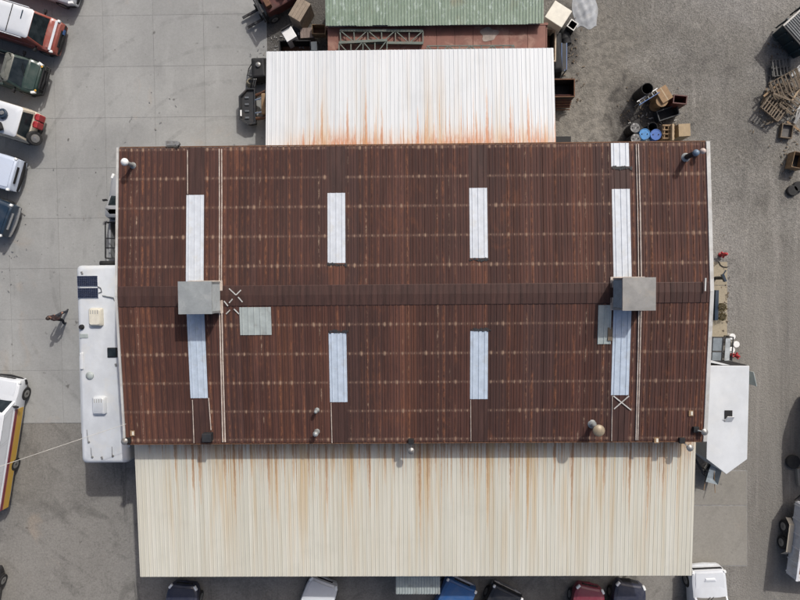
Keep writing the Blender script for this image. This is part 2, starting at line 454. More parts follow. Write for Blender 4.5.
def drip_roof_material(name, base_a, base_b, y0, sgn, reach, xlo, xhi, amount, pitch, tint, rustcol, edge_m, wash_amt):
    """pale ribbed sheet with rust run-off that starts under the brown eave and thins out down the slope"""
    t = NT(name); P, x, y, z = t.pos()
    u = t.math('DIVIDE', x, pitch)
    cell = t.math('FLOOR', u)
    w1 = t.white(cell)
    sh = t.white(t.math('ADD', t.math('FLOOR', t.math('DIVIDE', x, SHEET)), 31.7))
    n1 = t.noise(P, 1.0, 4, 0.7, stretch=(5.0, 0.12, 1))
    n2 = t.noise(P, 0.5, 4, 0.65)
    n3 = t.noise(P, 14, 3, 0.7)
    c = t.mix(t.smooth(n1, 0.32, 0.68), base_a, base_b)
    c = t.mix(t.math('MULTIPLY', t.smooth(w1, 0.5, 1.0), 0.35), c, scl(base_a, 0.88))
    c = t.mix(t.math('MULTIPLY', t.smooth(sh, 0.55, 1.0), 0.4), c, tint)
    c = t.mix(t.math('MULTIPLY', t.smooth(n2, 0.5, 0.75), 0.22), c, scl(base_a, 0.75))
    d = t.math('MULTIPLY', t.math('SUBTRACT', y0, y), sgn)                 # metres away from the brown eave
    zone = t.math('MULTIPLY', t.smooth(x, xlo, xlo + 3.2, 0.12, 1.0), t.smooth(x, xhi + 0.5, xhi - 1.0))
    col2 = t.noise(P, 0.7, 3, 0.6, stretch=(1, 0.02, 0.1))
    clump = t.math('MULTIPLY', t.smooth(col2, 0.36, 0.54, 0.42, 1.0), zone)
    wob = t.noise(P, 5, 4, 0.75, stretch=(1.6, 0.3, 1))
    f = None
    for cp, seed, k, pw in ((0.075, 3.3, 0.6, 1.3), (0.145, 11.9, 0.9, 1.5), (0.41, 27.1, 1.25, 1.6)):
        uu = t.math('ADD', t.math('DIVIDE', x, cp), t.math('ADD', t.math('MULTIPLY', t.math('SUBTRACT', wob, 0.5), 0.45), seed))
        ci = t.math('FLOOR', uu)
        ra = t.white(t.math('ADD', ci, seed * 7.7)); rb = t.white(t.math('ADD', ci, seed * 3.1 + 200.0))
        cx_ = t.math('ABSOLUTE', t.math('SUBTRACT', t.math('FRACT', uu), t.math('MULTIPLY_ADD', rb, 0.3, 0.35)))
        ln = t.math('MULTIPLY', t.math('MULTIPLY', t.math('MULTIPLY_ADD', t.math('POWER', ra, pw), k * reach, 0.10), clump), 1.0)
        fl = t.math('SUBTRACT', 1.0, t.math('DIVIDE', d, t.math('ADD', ln, 0.01)), clamp=True)
        wd = t.math('MULTIPLY_ADD', fl, 0.22, 0.10)                       # streaks narrow as they run out
        one = t.math('MULTIPLY', t.math('POWER', fl, 0.55), t.smooth(cx_, wd, t.math('MULTIPLY', wd, 0.25)))
        f = one if f is None else t.math('MAXIMUM', f, one)
    edge = t.math('MULTIPLY', t.smooth(d, edge_m, 0.05), t.math('MULTIPLY', clump, t.smooth(wob, 0.3, 0.6, 0.45, 1.0)))
    f = t.math('MULTIPLY', t.math('MAXIMUM', f, edge), t.math('MULTIPLY', t.smooth(wob, 0.25, 0.55, 0.6, 1.0), amount))
    rc = t.mix(t.smooth(f, 0.15, 0.8), (0.50, 0.265, 0.10), rustcol)
    c = t.mix(f, c, rc)
    # a faint yellow wash further down
    wash = t.math('MULTIPLY', t.smooth(t.noise(P, 2.0, 3, 0.7, stretch=(1, 0.03, 0.1)), 0.46, 0.66), t.math('MULTIPLY', t.smooth(d, reach * 1.7, 0.2, 0.05, wash_amt), zone))
    c = t.mix(t.math('MULTIPLY', wash, amount), c, (0.44, 0.305, 0.145))
    # dark line where sheets lap
    ed = t.math('ABSOLUTE', t.math('SUBTRACT', t.math('FRACT', u), 0.5))
    c = t.mix(t.math('MULTIPLY', t.smooth(ed, 0.40, 0.5), t.math('MULTIPLY', t.smooth(w1, 0.3, 0.9), 0.16)), c, (0.26, 0.235, 0.19))
    t.bump(n3, 0.1, 0.004)
    return t.done(c, 0.5)

RUST = rusted_roof_material()
DARK = dark_sheet_material()
LEAN = drip_roof_material('cream_drip_roof', (0.475, 0.462, 0.385), (0.55, 0.54, 0.472), YB, 1.0, 5.2, -13.5, 14.2, 0.95, RIB, (0.48, 0.46, 0.385), (0.27, 0.118, 0.030), 1.15, 0.75)
LEAN2 = drip_roof_material('white_drip_roof', (0.50, 0.525, 0.535), (0.58, 0.60, 0.61), YT, -1.0, 3.4, -6.5, 7.6, 1.0, RIB, (0.58, 0.59, 0.585), (0.42, 0.14, 0.026), 1.35, 0.40)
def green_material():
    t = NT('green_faded_sheet'); P, x, y, z = t.pos()
    n1 = t.noise(P, 1.0, 5, 0.75, stretch=(3, 0.6, 1)); n2 = t.noise(P, 2.2, 5, 0.8, stretch=(2.5, 1.0, 1)); n3 = t.noise(P, 0.5, 3)
    c = t.mix(t.smooth(n1, 0.3, 0.7), (0.14, 0.195, 0.14), (0.225, 0.285, 0.22))
    c = t.mix(t.smooth(n2, 0.52, 0.66, 0, 0.75), c, (0.40, 0.47, 0.43))
    c = t.mix(t.math('MULTIPLY', t.smooth(n2, 0.42, 0.3), 0.5), c, (0.09, 0.075, 0.04))
    c = t.mix(t.math('MULTIPLY', t.smooth(n3, 0.55, 0.75), 0.5), c, (0.22, 0.16, 0.09))
    return t.done(c, 0.6)
GREEN = green_material()
SKY_W = M('white_fibreglass', (0.53, 0.565, 0.60), 0.35, var=0.10, scale=2.5, dirt=(0.47, 0.46, 0.42), dirt_amt=0.4, bump=0.05)
SKY_REFL = M('fibreglass_sky_reflection', (0.43, 0.50, 0.58), 0.25, var=0.12, scale=2.2, dirt=(0.36, 0.37, 0.36), dirt_amt=0.4, bump=0.05)  # lower-slope copy of the skylight sheet, sky reflection painted in as blue
GALV = M('galvanised', (0.30, 0.32, 0.32), 0.45, 0.25, var=0.18, scale=2.0, dirt=(0.20, 0.19, 0.17), dirt_amt=0.4)
GREYSHEET = M('grey_sheet', (0.33, 0.37, 0.36), 0.5, var=0.14, scale=2.0, dirt=(0.20, 0.20, 0.18))
TRIM = M('trim_grey', (0.45, 0.45, 0.43), 0.55, var=0.15, scale=1.5, dirt=(0.28, 0.25, 0.21))
PVC = M('bleached_pipe', (0.50, 0.43, 0.37), 0.6, var=0.25, scale=3, dirt=(0.25, 0.17, 0.13))
WALLM = M('wall_sheet', (0.33, 0.30, 0.25), 0.6, var=0.15, scale=1.0, dirt=(0.22, 0.17, 0.12))
BLACK = M('black_plastic', (0.009, 0.009, 0.010), 0.75, var=0.3, scale=4)
RUBBER = M('tyre_rubber', (0.018, 0.018, 0.018), 0.85, var=0.3, scale=6)
STEEL = M('dull_steel', (0.27, 0.27, 0.26), 0.45, 0.5, var=0.2, scale=4, dirt=(0.15, 0.12, 0.09))
CHROME = M('chrome', (0.65, 0.66, 0.68), 0.18, 0.9, var=0.08, scale=3, bump=0)
WHITEP = M('white_plastic', (0.72, 0.72, 0.70), 0.4, var=0.08, scale=3, bump=0.03)
CREAMP = M('cream_plastic', (0.60, 0.57, 0.48), 0.45, var=0.10, scale=3, bump=0.03)
WOOD = M('bare_wood', (0.25, 0.165, 0.09), 0.8, var=0.3, scale=4, dirt=(0.13, 0.10, 0.07))
WOODG = M('grey_wood', (0.150, 0.115, 0.078), 0.85, var=0.35, scale=4, dirt=(0.08, 0.07, 0.06))
CARD = M('cardboard', (0.27, 0.175, 0.095), 0.85, var=0.15, scale=3, dirt=(0.17, 0.12, 0.07))
DKSTEEL = M('dark_steel', (0.016, 0.018, 0.021), 0.65, 0.0, var=0.3, scale=3, dirt=(0.04, 0.03, 0.024))
REDOX = M('red_oxide', (0.19, 0.078, 0.055), 0.7, var=0.2, scale=1.3, dirt=(0.32, 0.19, 0.14), dirt_amt=0.6)
DKRED = M('dark_red_paint', (0.085, 0.022, 0.017), 0.6, var=0.3, scale=4, dirt=(0.05, 0.03, 0.025))
REDP = M('red_plastic', (0.32, 0.026, 0.03), 0.45, var=0.15, scale=5)
BLUEP = M('blue_drum_plastic', (0.04, 0.20, 0.46), 0.4, var=0.12, scale=5, dirt=(0.05, 0.10, 0.18))
RUSTB = M('rust_brown', (0.13, 0.06, 0.03), 0.8, var=0.3, scale=5)
LAMP = M('lens', (0.75, 0.76, 0.74), 0.1, var=0.03, bump=0)
AMBER = M('amber_lens', (0.55, 0.30, 0.04), 0.2, var=0.05, bump=0)
TAILR = M('red_lens', (0.35, 0.015, 0.012), 0.2, var=0.05, bump=0)
def glass_material():
    t = NT('tinted_glass')
    tc = t.n('ShaderNodeTexCoord').outputs['Object']
    n = t.noise(tc, 3, 4)
    c = t.mix(t.smooth(n, 0.3, 0.8), (0.010, 0.015, 0.018), (0.030, 0.038, 0.042))
    t.b.inputs['Specular IOR Level'].default_value = 0.3
    return t.done(c, 0.08)
GLASS = glass_material()

# ---------------------------------------------------------------- ground
def sheet_at(name, pts, z, mat, kind='structure', parent=None, thick=0.0):
    mb = MB()
    n = len(pts)
    if thick:
        mb.prism(pts, z - thick, z)
    else:
        mb.add([(x, y, z) for x, y in pts], [tuple(range(n))])
    o = mb.build(name, mat, parent)
    if kind and not parent:
        o['kind'] = kind
    return o
def px_poly(pts, z=0.0):
    return [(at(a, b, z).x, at(a, b, z).y) for a, b in pts]
sheet_at('ground', [(-350, -350), (350, -350), (350, 350), (-350, 350)], 0.0, GRAVEL)
# lower yard of older concrete, beneath the carport and to the left of it
ye = at(40, 423, 0).y
pad_r = at(747, 520).x
sheet_at('old_concrete_yard', [(-60, -60), (at(700, 590).x, -60), (at(700, 590).x, ye), (-60, ye)], 0.004, CONC_OLD)
# upper apron: cast slabs with open joints
ap = sheet_at('concrete_apron', [(-60, ye), (at(268, 100).x, ye), (at(268, 100).x, 60), (-60, 60)], 0.006, M('joint_dirt', (0.25, 0.248, 0.238), 0.9))
x_edges = [at(268, 100).x] + [at(p_, 100).x for p_ in (205, 155, 105, 55, 5, -45, -95)]
y_edges = [ye] + [at(100, p_).y for p_ in (370, 319, 268, 218, 168, 118, 67, 16, -34, -84)]
for i in range(len(x_edges) - 1):
    for j in range(len(y_edges) - 1):
        x1, x0 = x_edges[i], x_edges[i + 1]; y0, y1 = y_edges[j], y_edges[j + 1]
        g = 0.005
        MB().prism([(x0 + g, y0 + g), (x1 - g, y0 + g), (x1 - g, y1 - g), (x0 + g, y1 - g)], 0.007, 0.03 + random.uniform(-.003, .003)).build('slab', CONC, ap)
# pads beside the workshop on the right
pd = sheet_at('side_pad', px_poly([(640, 470), (747, 470), (747, 566), (640, 566)]), 0.012, M('joint_dirt', (0.13, 0.125, 0.115)))
for (a, b, c_, d) in ((641, 471, 746.4, 504.7), (641, 506, 690, 565), (691, 506, 746.4, 565)):
    p = px_poly([(a, b), (c_, b), (c_, d), (a, d)])
    MB().prism(p[::-1], 0.013, 0.032 + random.uniform(-.003, .003)).build('slab', CONC_PAD, pd)
st = sheet_at('side_walk', px_poly([(640, 262), (727.5, 262), (726.5, 337), (640, 337)]), 0.012, M('joint_dirt', (0.13, 0.125, 0.115)))
for (b, d) in ((262, 285), (285.5, 312), (312.5, 337)):
    p = px_poly([(641, b), (727, b), (726.6, d), (641, d)])
    MB().prism(p[::-1], 0.013, 0.034 + random.uniform(-.004, .003)).build('slab', CONC_TAN, st)

# ---------------------------------------------------------------- ribbed sheets
def rib_profile(x0, x1, pitch, phase, h=0.024, top=0.028, base=0.062):
    """x,z points of a ribbed sheet between x0 and x1; ribs centred at phase + (k+.5) pitch"""
    pts = [(x0, 0.0)]
    k = math.floor((x0 - phase) / pitch) - 1
    while phase + (k + 0.5) * pitch - base / 2 < x1:
        c = phase + (k + 0.5) * pitch
        for dx, z in ((-base / 2, 0), (-top / 2, h), (top / 2, h), (base / 2, 0)):
            if x0 + 1e-4 < c + dx < x1 - 1e-4:
                pts.append((c + dx, z))
        k += 1
    pts.append((x1, 0.0))
    return pts
SHEET_CACHE = {}
def ribbed(name, x0, x1, length, mat, parent, loc, rot, phase=0.0, pitch=None, h=0.024, wav=0.004):
    pitch = pitch or RIB
    key = (round(x1 - x0, 3), round((x0 - phase) / pitch % 1.0, 2), round(length, 2), mat.name, pitch, h)
    if key not in SHEET_CACHE:
        pr = rib_profile(0.0, x1 - x0, pitch, phase - x0, h)
        mb = MB(); secs = []
        n = max(2, int(length / 1.3) + 1)
        rg = random.Random(len(SHEET_CACHE))
        for i in range(n):
            yy = length * i / (n - 1)
            secs.append([(x, yy, z + rg.uniform(-wav, wav) * 0.5) for x, z in pr])
        mb.loft(secs, closed=False)
        nn = len(pr)
        # a turned-down lip at the lower end gives the sheet thickness
        mb.add([(x, 0, z) for x, z in pr] + [(x, 0.0, z - 0.012) for x, z in pr], [(k, nn + k, nn + k + 1, k + 1) for k in range(nn - 1)])
        SHEET_CACHE[key] = mb.mesh(name, mat)
    return link_mesh(name, SHEET_CACHE[key], parent, loc, rot)

# ---------------------------------------------------------------- the workshop
shop = thing('metal_workshop', 'large workshop with a rust brown ribbed metal gable roof', 'building', ((XL + XR) / 2, YR, 0))
def shop_part(o):
    """children are written in world metres; undo the parent's offset"""
    o.matrix_parent_inverse = Matrix.Translation(-Vector(shop.location))
    return o
zt = 0.06
MB().box(((XL + XR) / 2, YT - .10, (ZE - zt) / 2), (XR - XL - .2, .10, ZE - zt)).build('wall', WALLM, shop)
MB().box(((XL + XR) / 2, YB + .10, (ZE - zt) / 2), (XR - XL - .2, .10, ZE - zt)).build('wall', WALLM, shop)
for xx in (XL + .08, XR - .08):
    w = MB()
    w.add([(xx - .05, YT - .16, 0), (xx - .05, YB + .16, 0), (xx - .05, YB + .16, ZE - zt), (xx - .05, YR, ZR - zt - .02), (xx - .05, YT - .16, ZE - zt),
           (xx + .05, YT - .16, 0), (xx + .05, YB + .16, 0), (xx + .05, YB + .16, ZE - zt), (xx + .05, YR, ZR - zt - .02), (xx + .05, YT - .16, ZE - zt)],
          [(0, 1, 2, 3, 4), (9, 8, 7, 6, 5), (0, 5, 6, 1), (1, 6, 7, 2), (2, 7, 8, 3), (3, 8, 9, 4), (4, 9, 5, 0)])
    w.build('wall', WALLM, shop)
slopeU = math.atan2(ZR - ZE, YT - YR); slopeD = math.atan2(ZR - ZE, YR - YB)
def roof_run(x0, x1, ya, yb, mat, name='roof_sheet', lift=0.0):
    """sheet on the roof between world y = ya (lower end) and yb (upper end)"""
    up = ya > YR
    L = abs(yb - ya) / math.cos(slopeU if up else slopeD)
    z = roof_z(ya) + lift
    if up:      # local +y runs from the eave up to the ridge: turn by 180 degrees
        o = ribbed(name, -x1, -x0, L, mat, shop, (x1, ya, z), (slopeU, 0, math.pi), phase=-S1)
    else:
        o = ribbed(name, x0, x1, L, mat, shop, (x0, ya, z), (slopeD, 0, 0), phase=S1)
    return o
SKYL = {0: 0, 8: 1, 16: 2, 24: 3}
yU = {0: [(195, None)], 8: [(193, 263)], 16: [(188, 258)], 24: [(189, None)]}
yD = {0: [(None, 398)], 8: [(333, 402)], 16: [(331, 399)], 24: [(None, 395)]}
i0 = math.floor((XL - S1) / SHEET); i1 = math.ceil((XR - S1) / SHEET)
xs_mid = {0: 197, 8: 338, 16: 479, 24: 622}
for i in range(i0, i1):
    x0 = max(XL, S1 + i * SHEET); x1 = min(XR, S1 + (i + 1) * SHEET)
    if x1 - x0 < 0.05:
        continue
    lift = random.uniform(0, .006)
    if i in SKYL:
        a, b = yU[i][0]; px = xs_mid[i]
        ya = roof_pt(px, a).y; yb = roof_pt(px, b).y if b else YR + .1
        if i == 24:
            yq = roof_pt(px, 166.5).y
            roof_run(x0, x1, YT, yq, SKY_W, 'skylight_panel', .012)
            roof_run(x0, x1, yq + .08, ya - .1, DARK, lift=.004)
        else:
            roof_run(x0, x1, YT, ya - .1, DARK, lift=.004)
        roof_run(x0, x1, ya, yb, SKY_W, 'skylight_panel', .014)
        if b:
            roof_run(x0, x1, yb + .1, YR, RUST, lift=.004)
        a, b = yD[i][0]
        ya = roof_pt(px, b).y; yb = roof_pt(px, a).y if a else YR - .1
        roof_run(x0, x1, ya, yb, SKY_REFL, 'skylight_panel', .014)
        roof_run(x0, x1, YB, ya + .1, DARK, lift=.004)
        if a:
            roof_run(x0, x1, yb - .1, YR, RUST, lift=.004)
    else:
        mu = RUST
        roof_run(x0, x1, YT, YR, mu, lift=lift)
        roof_run(x0, x1, YB, YR, mu, lift=lift)
# replaced grey sheets on the lower slope
for (a, b, c_, d) in ((240.5, 307, 271, 335), (597, 305, 611.5, 344)):
    p0 = roof_pt(a, d); p1 = roof_pt(c_, b)
    roof_run(p0.x, p1.x, p0.y, p1.y, GREYSHEET, 'patch_sheet', .034)
p0 = roof_pt(607, 343); p1 = roof_pt(612, 325)
MB().box(((p0.x + p1.x) / 2, (p0.y + p1.y) / 2, roof_z(p0.y) + .07), (.2, .6, .06)).build('loose_board', WOODG, shop)
# ridge cap in lengths
n = 11
seg = (XR - XL) / n
for k in range(n):
    xa = XL + k * seg; mb = MB(); secs = []
    for xx in (xa + .004, xa + seg - .004):
        yy = [YR - .50, YR - .47, YR, YR + .42, YR + .45]
        secs.append([(xx, y_, roof_z(y_) + (.032 if 0 < j < 4 else .018) + (k % 2) * .003) for j, y_ in enumerate(yy)])
    mb.loft(secs, closed=False)
    mb.build('ridge_cap', DARK, shop)
rc = MB()                                                               # ribs pressed in the cap
for k in range(i0 * 3, i1 * 3):
    xx = S1 + (k + .5) * RIB
    if XL + .05 < xx < XR - .05:
        for ya, yb in ((YR - .47, YR), (YR + .42, YR)):
            rc.bar((xx, ya, roof_z(ya) + .042), (xx, yb, roof_z(yb) + .042), .035, .022)
rc.build('ridge_ribs', DARK, shop)['kind'] = 'stuff'
# rake trims
for xx, w in ((XL - .07, .10), (XR + .09, .17)):
    for ya, yb in ((YT + .03, YR), (YB - .03, YR)):
        MB().bar((xx, ya, roof_z(ya) - .01), (xx, yb, ZR - .01), w, .11).build('rake_trim', TRIM, shop)
for yy, s in ((YT + .05, 1), (YB - .045, -1)):
    MB().bar((XL, yy, ZE - .05), (XR, yy, ZE - .05), .05, .05).build('eave_trim', RUSTB, shop)
# bleached conduit pairs running down both slopes
def conduit(pts, r=.024):
    MB().tube([roof_pt(a, b, .045) for a, b in pts], r, 6).build('conduit', PVC, shop, smooth=True)
conduit([(219.2, 149), (219.4, 200), (219.4, 283)]); conduit([(221.6, 149), (221.8, 200), (221.4, 283)])
conduit([(221.6, 300), (223.0, 370), (225.2, 442)], .03); conduit([(219.2, 300), (221.0, 370), (222.8, 442)], .03)
conduit([(636.0, 144), (637.6, 210), (638.6, 277)]); conduit([(638.2, 144), (640.2, 210), (641.2, 277)], .03)
conduit([(638.8, 311), (637.6, 370), (635.8, 440)], .03); conduit([(641.0, 311), (639.6, 370), (637.6, 440)], .03)
conduit([(612.3, 396), (611.6, 441)], .02); conduit([(470.6, 400), (470.9, 441)], .016); conduit([(331, 403), (332, 443)], .018); conduit([(187.4, 150), (187.6, 194)], .018); conduit([(192.4, 400), (194, 443)], .018)
conduit([(208.6, 398), (211, 430)], .022)
# flashing strips crossed over old holes
def strip(a, b, w=.05):
    MB().bar(roof_pt(*a, .055), roof_pt(*b, .055), w, .01).build('flashing_strip', TRIM, shop)
for a, b in (((229, 288.5), (236, 295)), ((241, 290), (236, 295)), ((238, 297), (242.5, 302)), ((224, 301), (228, 306)), ((232.5, 299), (229, 303)), ((234, 309), (239, 314)), ((230, 310), (226, 314)),
             ((613.5, 396), (631, 410)), ((629, 396), (614, 409))):
    strip(a, b)
# small bleached patch plates
for a, b in ((133, 433), (656, 440.0), (690.5, 413)):
    p = roof_pt(a, b)
    MB().box((p.x, p.y, p.z + .05), (.20, .26, .015)).build('patch_plate', CARD, shop)
    MB().box((p.x + .03, p.y, p.z + .064), (.09, .17, .012)).build('patch_plate', CREAMP, shop)
# ragged mastic under the skylight ends
for a, b in ((337, 264.5), (479, 259.5), (339, 331.5), (481, 329.5), (622, 168)):
    p = roof_pt(a, b); mb = MB()
    for k in range(9):
        mb.box((p.x + (k - 4) * .1, p.y + random.uniform(-.03, .03), p.z + .032 + .001 * k), (.09, random.uniform(.03, .17), .008), rz=random.uniform(-.5, .5))
    mb.build('mastic_seal', DKSTEEL, shop)

# vents and stacks through the roof
def stack(px, py, h, r, cap, capmat, pipemat, lean=(0, 0)):
    p = roof_pt(px, py)
    v = MB().tube([p + Vector((0, 0, -.05)), p + Vector((lean[0], lean[1], h))], r, 12).build('vent_stack', pipemat, shop, smooth=True)
    MB().lathe([(r * 1.7, .0), (r * 1.2, .05), (r * 1.05, .10)], p + Vector((0, 0, .02)), 14).build('boot_flashing', GALV, shop, smooth=True)
    if cap:
        MB().lathe([(cap * .98, -.02), (cap, .03), (cap * .8, .09), (cap * .25, .14)], p + Vector((lean[0], lean[1], h)), 18).build('rain_cap', capmat, v, smooth=True)
stack(133, 165.5, .75, .09, .17, WHITEP, GALV)
stack(685.5, 157.5, .9, .12, .15, M('blue_grey_cap', (0.12, 0.17, 0.23), .4), DKSTEEL)
stack(693.5, 154.5, .5, .06, 0, None, GALV, (.12, .05))
stack(697.5, 153.5, .45, .05, .13, M('pale_cap', (0.55, 0.45, 0.40), .6), GALV)
stack(592, 424, .75, .12, .27, M('bronze_cap', (0.27, 0.22, 0.15), .45, .2), GALV, (.05, -.1))
stack(317, 410, .35, .07, .09, GALV, GALV)
stack(317, 431.5, .4, .08, .13, GALV, GALV)
p = roof_pt(209, 436)
MB().box((p.x, p.y, p.z + .18), (.42, .38, .36)).build('junction_box', DKSTEEL, shop, bevel=.02)
p = roof_pt(172, 147)
MB().box((p.x, p.y + .15, p.z + .05), (.5, .2, .12)).lathe([(.1, 0), (.1, .16)], (p.x + .32, p.y + .12, p.z + .03), 10).build('eave_bracket', STEEL, shop)
# flood lamps on short arms
def flood(px, py, qx, qy, up=.25):
    a = roof_pt(px, py); b = at(qx, qy, a.z + up)
    arm = MB().tube([a, a + Vector((0, 0, up)), b], .025, 6).build('lamp_arm', GALV, shop, smooth=True)
    MB().lathe([(.06, -.16), (.13, -.10), (.16, .02), (.05, .10)], b, 12).build('lamp_head', STEEL, arm, smooth=True)
    MB().box((a.x, a.y, a.z + .08), (.26, .26, .14)).build('lamp_base', BLACK, arm, bevel=.02)
flood(695, 429, 704.5, 432)
flood(681, 440, 690, 448, -.2)
flood(411, 441, 411, 451, -.15)
flood(128.5, 440, 124.5, 441.5)
# thin pole at the right gable
a = at(705.5, 278, 5.8); b = at(705, 291, 5.8)
MB().bar(a, b, .06, .06).build('gable_bracket', TRIM, shop)
for o in list(shop.children):
    shop_part(o)

# ---------------------------------------------------------------- lean-to roofs
def lean_to(name, label, xl, xr, y_hi, y_lo, z_hi, z_lo, mat, posts):
    cx = (xl + xr) / 2
    t = thing(name, label, 'carport', (cx, (y_hi + y_lo) / 2, 0))
    inv = Matrix.Translation(-Vector(t.location))
    down = y_lo < y_hi
    slope = math.atan2(z_hi - z_lo, abs(y_hi - y_lo)); L = abs(y_hi - y_lo) / math.cos(slope)
    nsh = round((xr - xl) / SHEET); w = (xr - xl) / nsh
    parts = []
    for k in range(nsh):
        x0 = xl + k * w; z = z_lo + random.uniform(0, .006)
        if down:
            parts.append(ribbed('roof_sheet', x0, x0 + w, L, mat, t, (x0, y_lo, z), (slope, 0, 0), phase=x0, pitch=w / 4, h=.011))
        else:
            parts.append(ribbed('roof_sheet', -x0 - w, -x0, L, mat, t, (x0 + w, y_lo, z), (slope, 0, math.pi), phase=-x0 - w, pitch=w / 4, h=.013))
    s = 1 if down else -1
    parts.append(MB().bar((xl, y_lo + s * .03, z_lo - .05), (xr, y_lo + s * .03, z_lo - .05), .04, .09).build('edge_trim', TRIM, t))
    for q in (.15, .5, .85):
        yy = y_hi + (y_lo - y_hi) * q; zz = z_hi + (z_lo - z_hi) * q - .08
        parts.append(MB().bar((xl + .05, yy, zz), (xr - .05, yy, zz), .06, .12).build('purlin', STEEL, t))
    for k in range(posts):
        xx = xl + .3 + (xr - xl - .6) * k / (posts - 1)
        parts.append(MB().bar((xx, y_lo + s * .5, 0), (xx, y_lo + s * .5, z_lo - .05), .12).build('post', STEEL, t))
    for o in parts:
        o.matrix_parent_inverse = inv
    return t
lean_to('carport', 'long cream ribbed metal lean-to roof streaked with rust along its upper edge', -13.32, 13.951, YB + .25, -14.545, 4.1, 3.8, LEAN, 7)
lean_to('carport', 'short white ribbed metal lean-to roof with orange rust stains, next to the red container', -6.618, 7.143, YT - .25, 11.135, 4.3, 3.8, LEAN2, 4)

# ---------------------------------------------------------------- evaporative coolers on the ridge
def cooler(px0, py0, px1, py1, label, topmat):
    zt_ = 6.95
    a = at(px0, py1, zt_); b = at(px1, py0, zt_)
    sx, sy = b.x - a.x, b.y - a.y
    c = Vector(((a.x + b.x) / 2, (a.y + b.y) / 2, 0))
    zb = ZR - .12
    t = thing('evaporative_cooler', label, 'cooler', (c.x, c.y, zb), 0, 'coolers on the roof ridge')
    h = zt_ - zb
    MB().box((0, 0, .08), (sx * .9, sy * .9, .30)).build('curb', GALV, t)
    MB().box((0, 0, .125), (sx + .14, sy + .10, .03)).build('flashing', PVC, t)
    MB().box((0, 0, .22 + (h - .28) / 2), (sx - .10, sy - .10, h - .32)).build('cabinet', M('cooler_core', (0.035, 0.038, 0.04), .7), t)
    for ix in (-1, 1):
        for iy in (-1, 1):
            MB().box((ix * (sx / 2 - .04), iy * (sy / 2 - .04), .22 + (h - .28) / 2), (.08, .08, h - .30)).build('corner_post', GALV, t)
    for s in (-1, 1):
        for k in range(9):
            z = .30 + (h - .44) * k / 8
            MB().box((s * (sx / 2 - .035), 0, z), (.012, sy - .18, .075), ry=-s * .9).build('louvre', GALV, t)
            MB().box((0, s * (sy / 2 - .035), z), (sx - .18, .012, .075), rx=s * .9).build('louvre', GALV, t)
    # cross-broken top pan: four shallow triangles
    mb = MB(); x, y = sx / 2 + .012, sy / 2 + .012; z0 = h - .07
    mb.add([(-x, -y, z0), (x, -y, z0), (x, y, z0), (-x, y, z0), (-x, -y, z0 + .05), (x, -y, z0 + .05), (x, y, z0 + .05), (-x, y, z0 + .05), (0, 0, z0 + .075)],
           [(0, 1, 5, 4), (1, 2, 6, 5), (2, 3, 7, 6), (3, 0, 4, 7), (4, 5, 8), (5, 6, 8), (6, 7, 8), (7, 4, 8)])
    mb.build('top_panel', topmat, t)
    return t
GALV2 = M('weathered_pan', (0.255, 0.25, 0.235), 0.5, 0.15, var=0.15, scale=2.5, dirt=(0.30, 0.27, 0.23), dirt_amt=.5)
GALV3 = M('grey_pan', (0.27, 0.29, 0.29), 0.45, 0.15, var=0.12, scale=2.5, dirt=(0.36, 0.37, 0.36), dirt_amt=.5)
cooler(178.5, 281.5, 211, 314, 'grey louvred cooler box next to the square grey roof patch on the ridge', GALV3)
cooler(623, 277.5, 656, 310.5, 'tan topped louvred cooler box beside the torn grey patch on the ridge', GALV2)

# ---------------------------------------------------------------- vehicles
def wheel(parent, x, y, r=.34, w=.22, rimmat=None):
    wl = MB().lathe([(r * .55, -w / 2), (r * .93, -w / 2), (r, -w * .36), (r, w * .36), (r * .93, w / 2), (r * .55, w / 2)], (0, 0, 0), 20, 'y').build('wheel', RUBBER, parent, smooth=True, loc=(x, y, r))
    MB().lathe([(r * .18, -w * .50), (r * .50, -w * .53), (r * .58, -w * .51), (r * .58, w * .51), (r * .50, w * .53), (r * .18, w * .50)], (0, 0, 0), 16, 'y').build('rim', rimmat or STEEL, wl, smooth=True)
    return wl

def place(px, py, z, hx, hy, back):
    """root position for a thing whose front centre shows at px,py at height z and whose axis points along hx,hy (pixels)"""
    p = at(px, py, z); q = at(px + hx, py + hy, z)
    d = (q - p); d.z = 0; d.normalize()
    c = p - d * back
    return Vector((c.x, c.y, 0)), math.atan2(d.y, d.x)

